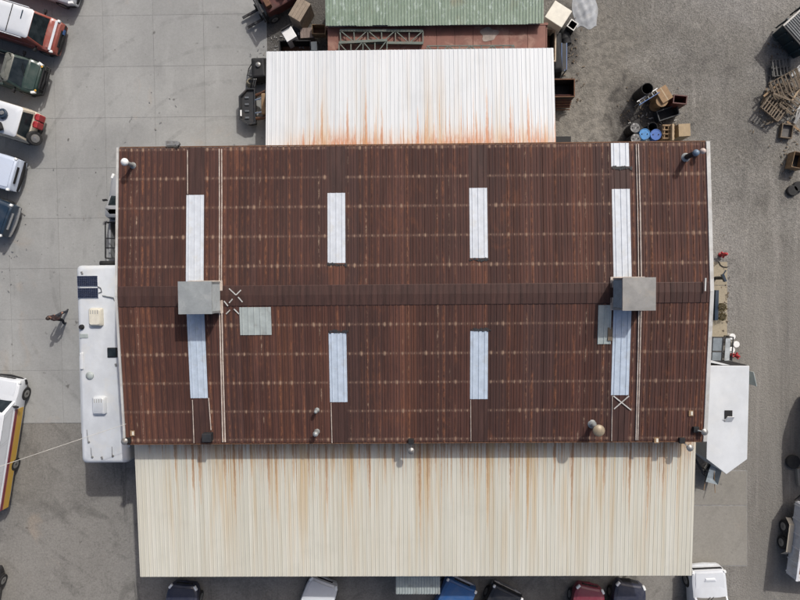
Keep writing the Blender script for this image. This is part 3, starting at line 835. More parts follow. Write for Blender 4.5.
def car(name, label, cat, front, head, L, W, H, body, roofm=None, hood=1.15, hoodz=.98, ws=.65, cab_end=None, rear_run=.35,
        side_in=.80, nose=.16, round_=.82, chrome=False, bed=False, bumper=None, wheel_r=.34, group=None, grille=BLACK, z_front=.6, reverse=False, hoodmat=None, clear=.28, grille_w=1.0):
    """car with its front at +x. Lofted body shell, glasshouse with separate panes, bonnet, lamps, bumpers, mirrors, wheels"""
    loc, rz = place(front[0], front[1], z_front, head[0], head[1], L / 2)
    if reverse:
        rz += math.pi
    t = thing(name, label, cat, loc, rz, group)
    w = W / 2; F = L / 2
    cab_end = cab_end or L - .35
    body_end = cab_end + .05 if bed else L
    belt = hoodz + .06
    ds = sorted({0, .03, .09, .18, .32, .52, .75, hood, hood + .5})
    end_ds = [body_end - .5, body_end - .15, body_end - .04, body_end]
    def half(d):
        k = 1.0
        if d < .75:
            k = round_ + (1 - round_) * (1 - (1 - d / .75) ** 2.4) ** .62
        e = body_end - d
        if e < .3 and not bed:
            k *= .90 + .10 * (max(e, 0) / .3) ** .6
        return w * k
    def topz(d):
        if d < hood:
            q = d / hood
            return hoodz - nose * (1 - q) ** 1.6 - (.14 if d == 0 else .04 if d < .1 else 0)
        e = body_end - d
        return belt - (.16 if e < .02 and not bed else .05 if e < .1 and not bed else 0)
    secs = []
    for d in ds + end_ds:
        hw = half(d); zt_ = topz(d); cr = .035
        q = [(0, zt_ + cr), (.5 * hw, zt_ + cr * .75), (.84 * hw, zt_), (.955 * hw, zt_ - .06), (hw, zt_ - .22), (hw * .985, clear + .16), (hw * .92, clear)]
        ring = q + [(-a, b) for a, b in q[::-1] if a > 0]
        secs.append([(F - d, a, b) for a, b in ring])
    MB().loft(secs).build('body', body, t, smooth=True)
    # bonnet panel
    hd = [.14, .4, .8, hood - .06] if hood > .9 else [.10, .3, .55, hood - .05]
    top = []; bot = []
    for d in hd:
        hw = half(d) * .80
        for k in range(7):
            f = (k - 3) / 3.0
            z = topz(d) + .035 * (1 - .35 * abs(f) - .25 * f * f) + .012
            top.append((F - d, f * hw, z)); bot.append((F - d, f * hw, z - .025))
    mb = MB(); fs = []
    for i in range(3):
        for k in range(6):
            a = i * 7 + k
            fs.append((a, a + 1, a + 8, a + 7))
    per = list(range(7)) + [13, 20, 27] + list(range(26, 20, -1)) + [14, 7]
    for i in range(len(per)):
        a, b = per[i], per[(i + 1) % len(per)]
        fs.append((a, 28 + a, 28 + b, b))
    mb.add(top + bot, fs)
    mb.build('hood', hoodmat or body, t, smooth=True)
    # glasshouse
    x0, x1 = F - hood - .02, F - cab_end
    zb, zr = belt - .03, H - .05
    bw, rw = w * .93, w * side_in
    xb0, xb1 = x0, x1; xr0, xr1 = x0 - ws, x1 + rear_run
    def ring(xf, xr_, hw, z, ch):
        return [(xf, hw - ch, z), (xf, -hw + ch, z), (xf - ch, -hw, z), (xr_ + ch, -hw, z), (xr_, -hw + ch, z), (xr_, hw - ch, z), (xr_ + ch, hw, z), (xf - ch, hw, z)]
    mb = MB().loft([ring(xb0, xb1, bw, zb, .05), ring(xr0, xr1, rw, zr, .09)])
    mb.build('cabin', body, t, smooth=True)
    rm = roofm or body
    MB().loft([ring(xr0 + .02, xr1 - .02, rw + .02, zr - .015, .09), ring(xr0 - .02, xr1 + .02, rw - .02, zr + .03, .12), ring(xr0 - .22, xr1 + .2, rw * .66, zr + .052, .2)]).build('roof', rm, t, smooth=True)
    def pane(nm, c, ulo, uhi, vlo, vhi, off=.008):
        """c = base left, base right, top right, top left"""
        c = [Vector(p) for p in c]
        def P(u, v):
            return (c[0] * (1 - u) + c[1] * u) * (1 - v) + (c[3] * (1 - u) + c[2] * u) * v
        nrm = (c[1] - c[0]).cross(c[3] - c[0]).normalized() * off
        q = [P(ulo, vlo), P(uhi, vlo), P(uhi, vhi), P(ulo, vhi)]
        MB().add([p + nrm for p in q] + [p - nrm * .5 for p in q], [(0, 1, 2, 3), (0, 4, 5, 1), (1, 5, 6, 2), (2, 6, 7, 3), (3, 7, 4, 0)]).build(nm, GLASS, t)
    pane('windshield', [(xb0, -bw + .05, zb), (xb0, bw - .05, zb), (xr0, rw - .09, zr), (xr0, -rw + .09, zr)], .03, .97, .05, .95)
    pane('rear_window', [(xb1, bw - .05, zb), (xb1, -bw + .05, zb), (xr1, -rw + .09, zr), (xr1, rw - .09, zr)], .07, .93, .12, .92)
    nwin = 1 if (cab_end - hood) < 1.9 else 2 if (cab_end - hood) < 3 else 3
    for s in (1, -1):
        c = [(xb0 - .05, bw, zb), (xb1 + .05, bw, zb), (xr1 + .09, rw, zr), (xr0 - .09, rw, zr)]
        c = [c[1], c[0], c[3], c[2]] if s > 0 else [(p[0], -p[1], p[2]) for p in c]
        for k in range(nwin):
            pane('side_window', c, .05 + .91 * k / nwin + .012, .05 + .91 * (k + 1) / nwin - .012, .14, .90)
    # wiper blades resting on the windshield
    # bumpers
    def bump_bar(xo, sgn, mat, hgt, z):
        pts = []
        for f in (-1, -.92, -.6, 0, .6, .92, 1):
            hw = w * min(.99, round_ + .16)
            pts.append(Vector((xo - sgn * ((.08 + (1 - round_) * .55) * f * f + (.14 if abs(f) == 1 else 0)), f * hw, z)))
        mb = MB(); ss = []
        for p in pts:
            ss.append([(p.x - .05, p.y, z - hgt / 2), (p.x + .05, p.y, z - hgt / 2), (p.x + .05, p.y, z + hgt / 2), (p.x - .05, p.y, z + hgt / 2)])
        mb.loft(ss)
        return mb.build('bumper', mat, t, smooth=False)
    bm = bumper or (CHROME if chrome else BLACK)
    bump_bar(F + .05, 1, bm, .16, clear + .18)
    bump_bar(-F - .04, -1, bm, .16, clear + .20)
    # grille and lamps
    zg = hoodz - nose - .20
    MB().box((F - .005, 0, zg), (.07, w * grille_w, .15)).build('grille', grille, t, bevel=.01)
    for s in (-1, 1):
        dh = next(q * .01 for q in range(0, 75) if half(q * .01) >= w * (round_ + (1 - round_) * .45))
        tang = math.atan2(half(dh + .06) - half(max(0, dh - .02)), .08 if dh >= .02 else .06 + dh)
        MB().box((F - dh - .015, s * (half(dh) - .045), topz(dh + .05) - .055), (.26 if round_ < .85 else .15, .13, .13), rz=-s * tang).build('headlight', LAMP, t, bevel=.025)
        MB().box((-F + .01, s * w * .78, hoodz - .2), (.06, w * .2, .2)).build('taillight', TAILR, t)
        m = MB().bar((xb0 - .30, s * (bw - .02), belt + .05), (xb0 - .28, s * (w + .05), belt + .08), .05).build('mirror', BLACK, t)
        MB().box((xb0 - .28, s * (w + .13), belt + .10), (.10, .20, .16), rz=s * .15).build('mirror_housing', m.data.materials[0], m, bevel=.02)
        pts = [(xb0 - .012, s * bw * .1 - .05, zb + .055), (xb0 - ws * .35, s * bw * .1 + .40 * 1, zb + .055 + (zr - zb) * .36 * .98)]
        MB().bar(pts[0], pts[1], .02, .015).build('wiper', BLACK, t)
    for dx in (.82 if hood > .9 else .72, L - .85 if L < 6 else L - 2.45):
        for s in (-1, 1):
            wheel(t, F - dx, s * (w - .09), wheel_r)
    if bed:
        b0, b1 = F - body_end - .02, -F
        bz = belt - .02; fl = .62
        bd = MB()
        bd.box(((b0 + b1) / 2, 0, fl - .03), (b0 - b1, W - .10, .06))
        bd.build('bed_floor', M('bed_liner', (0.05, 0.05, 0.05), .7), t)
        for s in (-1, 1):
            MB().box(((b0 + b1) / 2, s * (w - .06), (clear + bz) / 2), (b0 - b1, .11, bz - clear)).build('bed_side', body, t, bevel=.025)
        MB().box((b1 + .04, 0, (fl + bz) / 2), (.08, W - .24, bz - fl + .05)).build('tailgate', body, t, bevel=.015)
        MB().box((b0 - .03, 0, (fl + bz) / 2), (.05, W - .24, bz - fl)).build('bed_front', body, t)
    return t, loc, rz

ROW = (39, 12)
P_SILV = paint('silver_paint', (0.42, 0.44, 0.46)); P_RED = paint('red_brown_paint', (0.26, 0.055, 0.035)); P_GREEN = paint('dark_green_paint', (0.015, 0.038, 0.030), dust=.08)
P_CREAM = paint('cream_paint', (0.48, 0.43, 0.34)); P_WHITE = paint('white_paint', (0.55, 0.575, 0.60), dust=.12); P_ICE = paint('pale_blue_paint', (0.50, 0.56, 0.66), dust=.1)
P_NAVY = paint('navy_paint', (0.009, 0.024, 0.045), dust=.06); P_BLACK = paint('black_paint', (0.008, 0.009, 0.012), dust=.06); P_BLUE = paint('blue_paint', (0.02, 0.085, 0.24), dust=.12)
P_MAROON = paint('maroon_paint', (0.15, 0.015, 0.03), dust=.1); P_YEL = paint('yellow_paint', (0.50, 0.30, 0.03), dust=.15); P_GREY = paint('grey_paint', (0.24, 0.25, 0.26))
P_MIDN = paint('midnight_paint', (0.014, 0.017, 0.035), dust=.08)
OLIVE = paint('olive_paint', (0.10, 0.105, 0.085))

# row of vehicles nosed in on the left
rowg = None
t, _, _ = car('parked_car', 'silver car with a striped grille beside the red truck with a white camper shell', 'car', (79, -9), ROW, 4.7, 1.85, 1.5, P_SILV, hood=1.2)
for k in range(6):
    MB().box((2.33, -.75 + k * .3, .60), (.03, .05, .16)).build('grille_bar', CHROME, t)
t, loc, rz = car('parked_van', 'red van with a white roof and a white band across its nose', 'van', (60.5, 39.5), ROW, 5.0, 1.82, 1.95, P_RED, P_WHITE, hood=.42, hoodz=1.05, ws=.36, cab_end=4.95, rear_run=.06, bumper=BLACK, side_in=.80, nose=.20, round_=.92)
MB().box((2.5 - .17, 0, .985), (.12, 1.60, .05), ry=.42).build('nose_band', P_WHITE, t, bevel=.01)
MB().box((.62, 0, 1.968), (.03, 1.42, .02)).build('roof_seam', BLACK, t)
MB().box((1.2, .34, 1.966), (.05, .45, .015)).build('roof_mark', P_NAVY, t)
for s in (-1, 1):
    MB().box((-.4, s * .80, 1.86), (3.6, .04, .10)).build('gutter', P_WHITE, t)
MB().box((2.56, .42, .55), (.03, .26, .16)).build('number_plate', P_BLUE, t)
t, loc, rz = car('pickup_truck', 'dark green pickup truck with a black bull bar and cluttered rack', 'truck', (42, 80.5), ROW, 5.0, 1.82, 1.62, P_GREEN, OLIVE, hood=.60, hoodz=.98, ws=.45, cab_end=1.6, rear_run=.10, bed=True, bumper=BLACK, chrome=False, wheel_r=.40)
bb = MB()
bb.tube([(2.5, -.8, .55), (2.72, -.72, .55), (2.72, .72, .55), (2.5, .8, .55)], .06, 8)
bb.tube([(2.70, -.55, .5), (2.70, -.5, .95), (2.70, .5, .95), (2.70, .55, .5)], .045, 8)
bb.tube([(2.62, -.75, .75), (2.74, 0, .75), (2.62, .75, .75)], .05, 8)
bb.build('bull_bar', BLACK, t, smooth=True)
for s in (-1, 1):
    MB().lathe([(.055, 0), (.06, .03), (.02, .05)], (2.50, s * .66, .86), 12).build('fog_lamp', AMBER, t, smooth=True)
rk = MB()
for s in (-1, 1):
    rk.bar((.6, s * .62, 1.45), (-.95, s * .62, 1.45), .04)
for k in range(5):
    rk.bar((.55 - k * .34, -.62, 1.45), (.55 - k * .34, .62, 1.45), .03)
for s in (-1, 1):
    for xx in (.5, -.9):
        rk.bar((xx, s * .62, 1.45), (xx, s * .70, 1.0), .035)
rk.build('roof_rack', STEEL, t)
for k in range(7):
    MB().box((.45 - .2 * k, random.uniform(-.3, .3), 1.53), (.10, random.uniform(.4, .8), .09), rz=random.uniform(-.3, .3)).build('rack_board', [REDOX, WOODG, STEEL][k % 3], t)
# cream off-roader parked tail out
t, loc, rz = car('off_road_car', 'cream off-road car parked tail out with spare wheel and red fuel cans', 'car', (34, 128), ROW, 4.3, 1.80, 1.80, P_CREAM, P_WHITE, hood=1.2, hoodz=1.05, ws=.4, rear_run=.22, cab_end=4.22, side_in=.86, reverse=True, wheel_r=.38, z_front=1.0)
sp = MB().lathe([(.2, -.11), (.34, -.11), (.38, -.07), (.38, .07), (.34, .11), (.2, .11)], (0, 0, 0), 20, 'x').build('spare_wheel', RUBBER, t, smooth=True, loc=(-2.33, .52, 1.02))
sp.rotation_euler = (0, .55, 0)
MB().lathe([(.22, -.125), (.17, -.10), (.05, -.13), (.05, .10), (.22, .10)], (0, 0, 0), 14, 'x').build('rim', CHROME, sp, smooth=True)
for k in range(2):
    j = MB().box((-2.36 - .0, -.18 - .40 * k, 1.05), (.26, .36, .52)).build('fuel_can', REDP, t, bevel=.05)
    MB().tube([(-2.30, -.28 - .40 * k, 1.32), (-2.30, -.24 - .40 * k, 1.38), (-2.30, -.10 - .40 * k, 1.38), (-2.30, -.07 - .40 * k, 1.32)], .02, 6).build('handle', REDP, j)
MB().box((-2.20, 0, .62), (.12, 1.5, .12)).build('tyre_carrier', BLACK, t)
fan = thing('roof_fan', 'dark blue fan unit lying on the white roof of the cream off-roader', 'fan', at(3, 114, 1.83) , .3)
MB().lathe([(.26, 0), (.28, .06), (.22, .14), (.1, .15)], (0, 0, 0), 14).build('fan_housing', P_NAVY, fan, smooth=True)
MB().lathe([(.12, .15), (.10, .20)], (0.05, 0, 0), 12).build('fan_hub', STEEL, fan, smooth=True)
b = thing('bag', 'small black bag on the white roof beside the dark blue fan unit', 'bag', at(0.5, 127, 1.83), .3)
MB().box((0, 0, .12), (.35, .45, .24)).build('bag_body', BLACK, b, bevel=.08)
MB().tube([(0, -.15, .23), (0, -.1, .30), (0, .1, .30), (0, .15, .23)], .02, 6).build('strap', RUBBER, b)
car('parked_van', 'pale blue-white van with a black front bumper next to the cream off-roader', 'van', (19.5, 176.5), ROW, 4.8, 1.85, 1.95, P_ICE, hood=1.35, hoodz=1.12, ws=.7, round_=.93, nose=.05, bumper=BLACK)
car('parked_car', 'dark blue boxy car with chrome trimmed nose beside the pale van', 'car', (13, 222), (38, 15), 4.9, 1.88, 1.6, P_NAVY, hood=1.4, hoodz=1.08, ws=.7, round_=.95, nose=.04, chrome=True, grille=CHROME)
# partly under the gable on the left
t, loc, rz = car('parked_truck', 'grey flatbed pickup with black rails parked against the workshop wall', 'truck', (127, 174), (0, -10), 4.6, 1.85, 1.75, P_GREY, hood=1.15, hoodz=1.02, cab_end=2.5, rear_run=.1, bed=True, z_front=.9)
for s in (-1, 1):
    rr = MB()
    rr.tube([(-.35, s * .93, 1.05), (-.35, s * .93, 1.35), (-2.25, s * .93, 1.35), (-2.25, s * .93, 1.05)], .035, 8)
    rr.build('bed_rail', BLACK, t, smooth=True)
for xx in (-.35, -1.2, -1.7, -2.25):
    MB().tube([(xx, -.93, 1.35), (xx, .93, 1.35)], .03, 8).build('cross_bar', BLACK, t, smooth=True)

# long striped wagon on the left edge
t, loc, rz = car('stretched_wagon', 'long white wagon with yellow lower sides and a maroon stripe', 'car', (6, 377.5), (16, -105), 7.3, 1.95, 1.75, P_WHITE, P_WHITE, hood=1.05, hoodz=1.10, ws=.6, rear_run=.25, cab_end=7.2, side_in=.82, round_=.86, wheel_r=.37, hoodmat=P_WHITE, z_front=.8)
for s in (-1, 1):
    MB().box((-.75, s * .975, .66), (5.7, .03, .40)).build('side_skirt', P_YEL, t)
    MB().box((-.75, s * .968, .985), (5.7, .03, .15)).build('stripe', P_MAROON, t)
    MB().box((-.75, s * .978, .885), (5.7, .02, .04)).build('stripe', paint('orange_paint', (0.42, 0.16, 0.05)), t)
for k in range(9):
    MB().box((1.0 - .5 * k + random.uniform(-.1, .1), -.42 + random.uniform(-.25, .25), 1.765), (random.uniform(.12, .4), .05, .012), rz=random.uniform(-.6, .6)).build('roof_mark', P_NAVY if k < 6 else P_MAROON, t)
MB().box((-2.2, 0, 1.762), (2.2, .9, .012)).build('roof_panel', P_MAROON, t)
car('parked_car', 'black car in front of the asphalt yard below the striped wagon', 'car', (-14, 566), (6, -40), 4.6, 1.82, 1.45, P_BLACK)

# cars nosed in under the carport edge
car('parked_car', 'black car with silver headlights facing the cream carport alone', 'car', (184.5, 583.5), (3, -40), 4.6, 1.80, 1.45, P_MIDN, round_=.66, nose=.2, bumper=P_MIDN)
car('parked_car', 'white car facing the carport near the small corrugated awning', 'car', (325, 580), (11, -29), 4.6, 1.80, 1.45, P_WHITE, round_=.74, nose=.22, bumper=P_SILV, chrome=False)
car('parked_truck', 'bright blue pickup with chrome bumper beside the small corrugated awning', 'truck', (462, 580.5), (12, -26), 5.2, 1.85, 1.75, P_BLUE, hood=1.3, hoodz=1.08, cab_end=2.9, rear_run=.12, bed=True, chrome=True, round_=.90, nose=.08)
car('parked_car', 'black square nosed car with a thin chrome bumper beside the blue pickup', 'car', (508, 588), (11, -22), 4.8, 1.80, 1.45, P_BLACK, round_=.96, nose=.05, chrome=True, hood=1.35)
car('parked_car', 'maroon car facing the carport beside a midnight blue car', 'car', (590, 585.5), (9, -40), 4.5, 1.78, 1.45, P_MAROON, round_=.66, nose=.2, bumper=P_MAROON)
car('parked_car', 'midnight blue car with black grille beside the maroon car', 'car', (630, 582), (7, -40), 4.5, 1.82, 1.55, P_MIDN, round_=.70, nose=.18)
t, loc, rz = car('pickup_truck', 'white pickup truck with a hood scoop beside the carport corner', 'truck', (704.5, 566), (-1, -30), 5.6, 1.92, 1.85, P_WHITE, hood=1.35, hoodz=1.12, ws=.75, cab_end=3.6, rear_run=.15, bed=True, chrome=False, bumper=P_WHITE, round_=.88, nose=.06, wheel_r=.40, grille_w=1.62)
MB().loft([[(2.42, -.26, 1.12), (2.42, .26, 1.12), (2.22, .34, 1.14), (2.22, -.34, 1.14)], [(2.37, -.22, 1.19), (2.37, .22, 1.19), (2.24, .28, 1.18), (2.24, -.28, 1.18)]]).build('hood_scoop', P_WHITE, t, bevel=.01)

# ---------------------------------------------------------------- motorhome
zr_ = 3.25
a = at(79, 265.5, zr_); b = at(126.5, 463.5, zr_)
q0 = at(98.6, 265.0, zr_); q1 = at(104.2, 464, zr_)
axis = q0 - q1; LEN = axis.length; ang = math.atan2(axis.y, axis.x)
WID = 2.42
rv = thing('motorhome', 'long white motorhome with solar panels on its roof beside the workshop', 'motorhome', ((q0.x + q1.x) / 2, (q0.y + q1.y) / 2, 0), ang)
h = LEN / 2; w = WID / 2
def rring(l0, l1, hw, z, ch):
    pts = []
    for cx, cy, a0 in ((l1 - ch, hw - ch, 0), (l0 + ch, hw - ch, 90), (l0 + ch, -hw + ch, 180), (l1 - ch, -hw + ch, 270)):
        for k in range(5):
            an = R(a0 + 22.5 * k)
            pts.append((cx + ch * math.cos(an), cy + ch * math.sin(an), z))
    return pts
RVW = M('rv_white', (0.545, 0.57, 0.59), .4, var=.08, scale=1.2, dirt=(0.58, 0.57, 0.53), dirt_amt=.35, bump=.03)
MB().loft([rring(-h, h, w, .45, .12), rring(-h, h, w, 2.9, .18), rring(-h + .02, h - .02, w - .02, 3.08, .22), rring(-h + .08, h - .08, w - .10, 3.19, .25), rring(-h + .2, h - .2, w - .26, 3.25, .3)]).build('body', RVW, rv, smooth=True)
MB().box((-1.6, w + .06, 1.7), (4.0, .24, 2.2)).build('slide_out', RVW, rv, bevel=.03)
MB().box((h + .01, 0, 2.0), (.03, 2.0, .9)).build('rear_window', GLASS, rv)
MB().box((-h - .01, 0, 1.8), (.03, 2.0, 1.1)).build('windshield', GLASS, rv)
for k in range(4):
    for s in (-1, 1):
        MB().box((-2.8 + 1.9 * k, s * (w + (.19 if s > 0 and -3.6 < -2.8 + 1.9 * k < .4 else .01)), 2.0), (.9, .03, .6)).build('side_window', GLASS, rv)
for x in (-h + 1.6, h - 2.9, h - 2.0):
    for s in (-1, 1):
        wheel(rv, x, s * (w - .14), .45, .28)
inv = Matrix.Rotation(-ang, 4, 'Z') @ Matrix.Translation(-Vector(rv.location))
def rvl(px, py, z=3.25):
    v = inv @ at(px, py, z); return v
# awning box along the workshop side
MB().tube([(-h + .8, -w + .02, 3.06), (h - .6, -w + .02, 3.06)], .07, 8).build('awning', M('awning_grey', (0.42, 0.47, 0.52), .5), rv, smooth=True)
SOL = M('solar_cell', (0.010, 0.013, 0.030), .12, var=.2, scale=3, bump=0)
for (x0, y0, x1, y1) in ((77.8, 276.2, 97.8, 285.8), (78.3, 288.3, 98.4, 297.6)):
    p = (rvl(x0, y0) + rvl(x1, y1)) / 2; d = rvl(x0, y0) - rvl(x1, y1)
    sx, sy = abs(d.x), abs(d.y)
    fr = MB().box((p.x, p.y, 3.27), (sx + .03, sy + .03, .05)).build('solar_panel', CHROME, rv)
    nx, ny = 5, 10
    for i in range(nx):
        for j in range(ny):
            MB().box((p.x - sx / 2 + sx * (i + .5) / nx, p.y - sy / 2 + sy * (j + .5) / ny, 3.298), (sx / nx - .012, sy / ny - .012, .008)).build('cell', SOL, fr)
def ac(px, py, lx, ly, hh, mat):
    p = rvl(px, py)
    o = MB().loft([rring(p.x - lx / 2, p.x + lx / 2, ly / 2, 0, .08)[:0] or [(x, y + p.y, 3.22) for x, y, _ in rring(p.x - lx / 2, p.x + lx / 2, ly / 2, 0, .08)],
                   [(x, y + p.y, 3.22 + hh * .7) for x, y, _ in rring(p.x - lx / 2 + .02, p.x + lx / 2 - .02, ly / 2 - .02, 0, .1)],
                   [(x, y + p.y, 3.22 + hh) for x, y, _ in rring(p.x - lx / 2 + .10, p.x + lx / 2 - .08, ly / 2 - .09, 0, .1)]]).build('air_conditioner', mat, rv, smooth=True)
    for k in range(4):
        MB().box((p.x + lx * .28, p.y - ly * .25 + ly * .17 * k, 3.22 + hh + .004), (lx * .2, .04, .012)).build('grille_slot', M('slot_grey', (0.30, 0.30, 0.28)), o)
ac(97, 317, .92, .68, .28, CREAMP)
ac(100.5, 405, .92, .68, .26, RVW)
p = rvl(112.5, 352.5)
o = MB().box((p.x, p.y, 3.25), (.50, .50, .10)).build('roof_hatch', BLACK, rv, bevel=.03)
MB().box((p.x, p.y, 3.305), (.40, .40, .02)).build('hatch_lid', GLASS, o, bevel=.01)
p = rvl(82, 361); MB().box((p.x, p.y, 3.26), (.85, .18, .10)).build('fridge_vent', RVW, rv, bevel=.04)
p = rvl(90, 375.5); MB().lathe([(.20, 0), (.20, .07), (.14, .12), (.05, .13)], (p.x, p.y, 3.22), 16).build('roof_vent', GREYSHEET, rv, smooth=True)
p = rvl(82, 327); MB().lathe([(.13, 0), (.13, .10), (.09, .16)], (p.x, p.y, 3.22), 12).build('vent_pipe', BLACK, rv, smooth=True)
p = rvl(84, 336); MB().box((p.x, p.y, 3.25), (.22, .42, .05)).build('antenna_base', GREYSHEET, rv, bevel=.02)
p0, p1 = rvl(103, 295.5), rvl(114, 297.5)
MB().tube([(p0.x, p0.y, 3.30), (p1.x, p1.y, 3.32), (p1.x - .25, p1.y - .02, 3.2)], .025, 6).build('cable_conduit', GALV, rv)
p0, p1 = rvl(98, 286.5), rvl(99, 293)
MB().tube([(p0.x, p0.y, 3.29), (p0.x - .08, p0.y - .16, 3.30), (p1.x + .06, p1.y - .16, 3.30), (p1.x, p1.y, 3.29)], .018, 6).build('solar_cable', BLACK, rv)
for (x0, y0, x1, y1) in ((88, 429, 89, 442), (92, 447, 92.5, 457), (113, 446, 113, 456)):
    p0, p1 = rvl(x0, y0), rvl(x1, y1)
    MB().tube([(p1.x, p1.y, 3.22), (p1.x, p1.y, 3.33), (p0.x, p0.y, 3.36)], .016, 6).lathe([(.07, 0), (.05, .10)], (p1.x, p1.y, 3.20), 10).build('antenna', STEEL, rv)
for (x, y) in ((102, 458), (116, 365), (82, 273)):
    p = rvl(x, y); MB().box((p.x, p.y, 3.24), (.16, .10, .08), rz=.3).build('clearance_light', STEEL, rv, bevel=.01)
sw = MB().lathe([(.2, -.12), (.36, -.12), (.40, -.06), (.40, .06), (.36, .12), (.2, .12)], (0, 0, 0), 18, 'x').build('spare_wheel', RUBBER, rv, smooth=True, loc=(h + .16, .62, 1.25))

# overhead cable to the corner of the workshop
cb = MB()
pa = at(-60, 487, 6.6); pb = at(126, 424, 5.3)
pts = []
for k in range(25):
    f = k / 24
    p = pa.lerp(pb, f); p.z -= 0.35 * 4 * f * (1 - f) * .6
    pts.append(p)
cb.tube(pts, .011, 6)
tag(cb.build('overhead_cable', M('pale_cable', (0.55, 0.53, 0.48), .6), None), 'thin pale overhead cable strung from the workshop corner across the motorhome', 'cable')

# ---------------------------------------------------------------- enclosed cargo trailer
zc = 2.6
q0 = at(729, 366, zc); q1 = at(726.5, 474, zc)
axis = q1 - q0; LEN = axis.length; ang = math.atan2(axis.y, axis.x)
ct = thing('cargo_trailer', 'white enclosed cargo trailer with a pointed nose and roof vent', 'trailer', ((q0.x + q1.x) / 2, (q0.y + q1.y) / 2, 0), ang)
h = LEN / 2; w = 1.02; ns = .78
TRW = M('trailer_white', (0.56, 0.585, 0.60), .35, var=.07, scale=1.0, dirt=(0.64, 0.64, 0.61), dirt_amt=.25, bump=.02)
poly = [(-h, -w), (h - ns, -w), (h, 0), (h - ns, w), (-h, w)]
MB().prism(poly, .5, 2.52).build('body', M('trailer_side', (0.55, 0.57, 0.57), .4, var=.06), ct)
MB().prism([(x * 1.004, y * 1.012) for x, y in poly], 2.523, 2.6).build('roof', TRW, ct, bevel=.015)
for s in (-1, 1):
    MB().loft([[(.85, s * w, .62), (.85, s * (w + .24), .62), (.85, s * (w + .24), .66), (.85, s * w, .66)], [(.6, s * w, .86), (.6, s * (w + .24), .86), (.6, s * (w + .24), .90), (.6, s * w, .90)],
               [(-1.0, s * w, .86), (-1.0, s * (w + .24), .86), (-1.0, s * (w + .24), .90), (-1.0, s * w, .90)], [(-1.25, s * w, .62), (-1.25, s * (w + .24), .62), (-1.25, s * (w + .24), .66), (-1.25, s * w, .66)]]).build('fender', STEEL, ct)
    for x in (.22, -.62):
        wheel(ct, x, s * (w + .12), .34, .2)
    MB().bar((h - ns, s * w * .9, .5), (h + .75, 0, .5), .09).build('tongue_rail', DKSTEEL, ct)
    MB().bar((-h - .01, s * (w - .02), .5), (-h - .01, s * (w - .02), 2.5), .07).build('door_post', STEEL, ct)
MB().tube([(h + .45, 0, .0), (h + .45, 0, .95)], .04, 8).build('tongue_jack', STEEL, ct)
d = MB().box((-h - .10, -w * .42, 1.5), (.06, 1.15, 1.9), rz=-.18).build('rear_door', TRW, ct)
MB().box((-h - .012, 0, 1.5), (.03, w * 1.8, 1.9)).build('doorway', BLACK, ct)
p = Matrix.Rotation(-ang, 4, 'Z') @ Matrix.Translation(-Vector(ct.location)) @ at(728.5, 414.5, 2.62)
o = MB().box((p.x, p.y, 2.605), (.42, .38, .06)).build('roof_vent', BLACK, ct)
MB().box((p.x + .22, p.y, 2.72), (.40, .36, .025), ry=.65).build('vent_lid', WHITEP, o)
p = Matrix.Rotation(-ang, 4, 'Z') @ Matrix.Translation(-Vector(ct.location)) @ at(751, 378, 2.0)
MB().box((p.x, p.y - .0, 1.75), (.75, .03, 1.2), rz=.25).build('side_door', GREYSHEET, ct)
# grey bundle by the nose
b = thing('wheel_barrow', 'small grey wheelbarrow standing by the nose of the white cargo trailer', 'wheelbarrow', at(708, 471, 0), R(75))
MB().loft([[(-.30, -.22, .30), (.30, -.22, .30), (.30, .22, .30), (-.30, .22, .30)], [(-.48, -.34, .62), (.5, -.34, .62), (.5, .34, .62), (-.48, .34, .62)]], caps=False).add([(-.30, -.22, .30), (.30, -.22, .30), (.30, .22, .30), (-.30, .22, .30)], [(0, 1, 2, 3)]).build('tray', M('barrow_grey', (0.22, 0.26, 0.29), .5), b)
for s in (-1, 1):
    MB().tube([(.62, s * .05, .2), (-.3, s * .24, .36), (-.95, s * .32, .62)], .02, 6).build('handle', WOOD, b)
    MB().bar((-.25, s * .22, 0), (-.25, s * .22, .34), .03).build('leg', DKSTEEL, b)
MB().lathe([(.1, -.05), (.19, -.05), (.2, 0), (.19, .05), (.1, .05)], (.66, 0, .2), 14, 'y').build('wheel', RUBBER, b, smooth=True)

# ---------------------------------------------------------------- open trailer at the lower right
loc, rz = place(800.5, 503, 1.0, 8, -63, 2.05)
tr = thing('dump_trailer', 'open grey-white dump trailer with twin axles and cream mudguard', 'trailer', loc, rz)
TS = M('trailer_grey', (0.55, 0.565, 0.59), .5, var=.15, scale=1.5, dirt=(0.25, 0.21, 0.17))
off = -1.05
MB().box((0, off, .70), (4.0, 2.1, .10)).build('floor', RUSTB, tr)
for y in (off - 1.05, off + 1.05):
    MB().box((0, y, 1.02), (4.0, .07, .74)).build('side_panel', TS, tr)
    MB().box((0, y, 1.42), (4.06, .12, .07)).build('top_rail', TS, tr)
    for k in range(6):
        MB().box((-1.85 + .74 * k, y + (.06 if y > off else -.06), 1.02), (.07, .06, .72)).build('stake', TS, tr)
for x in (-2.0, 2.0):
    MB().box((x, off, 1.02), (.07, 2.02, .74)).build('end_panel', TS, tr)
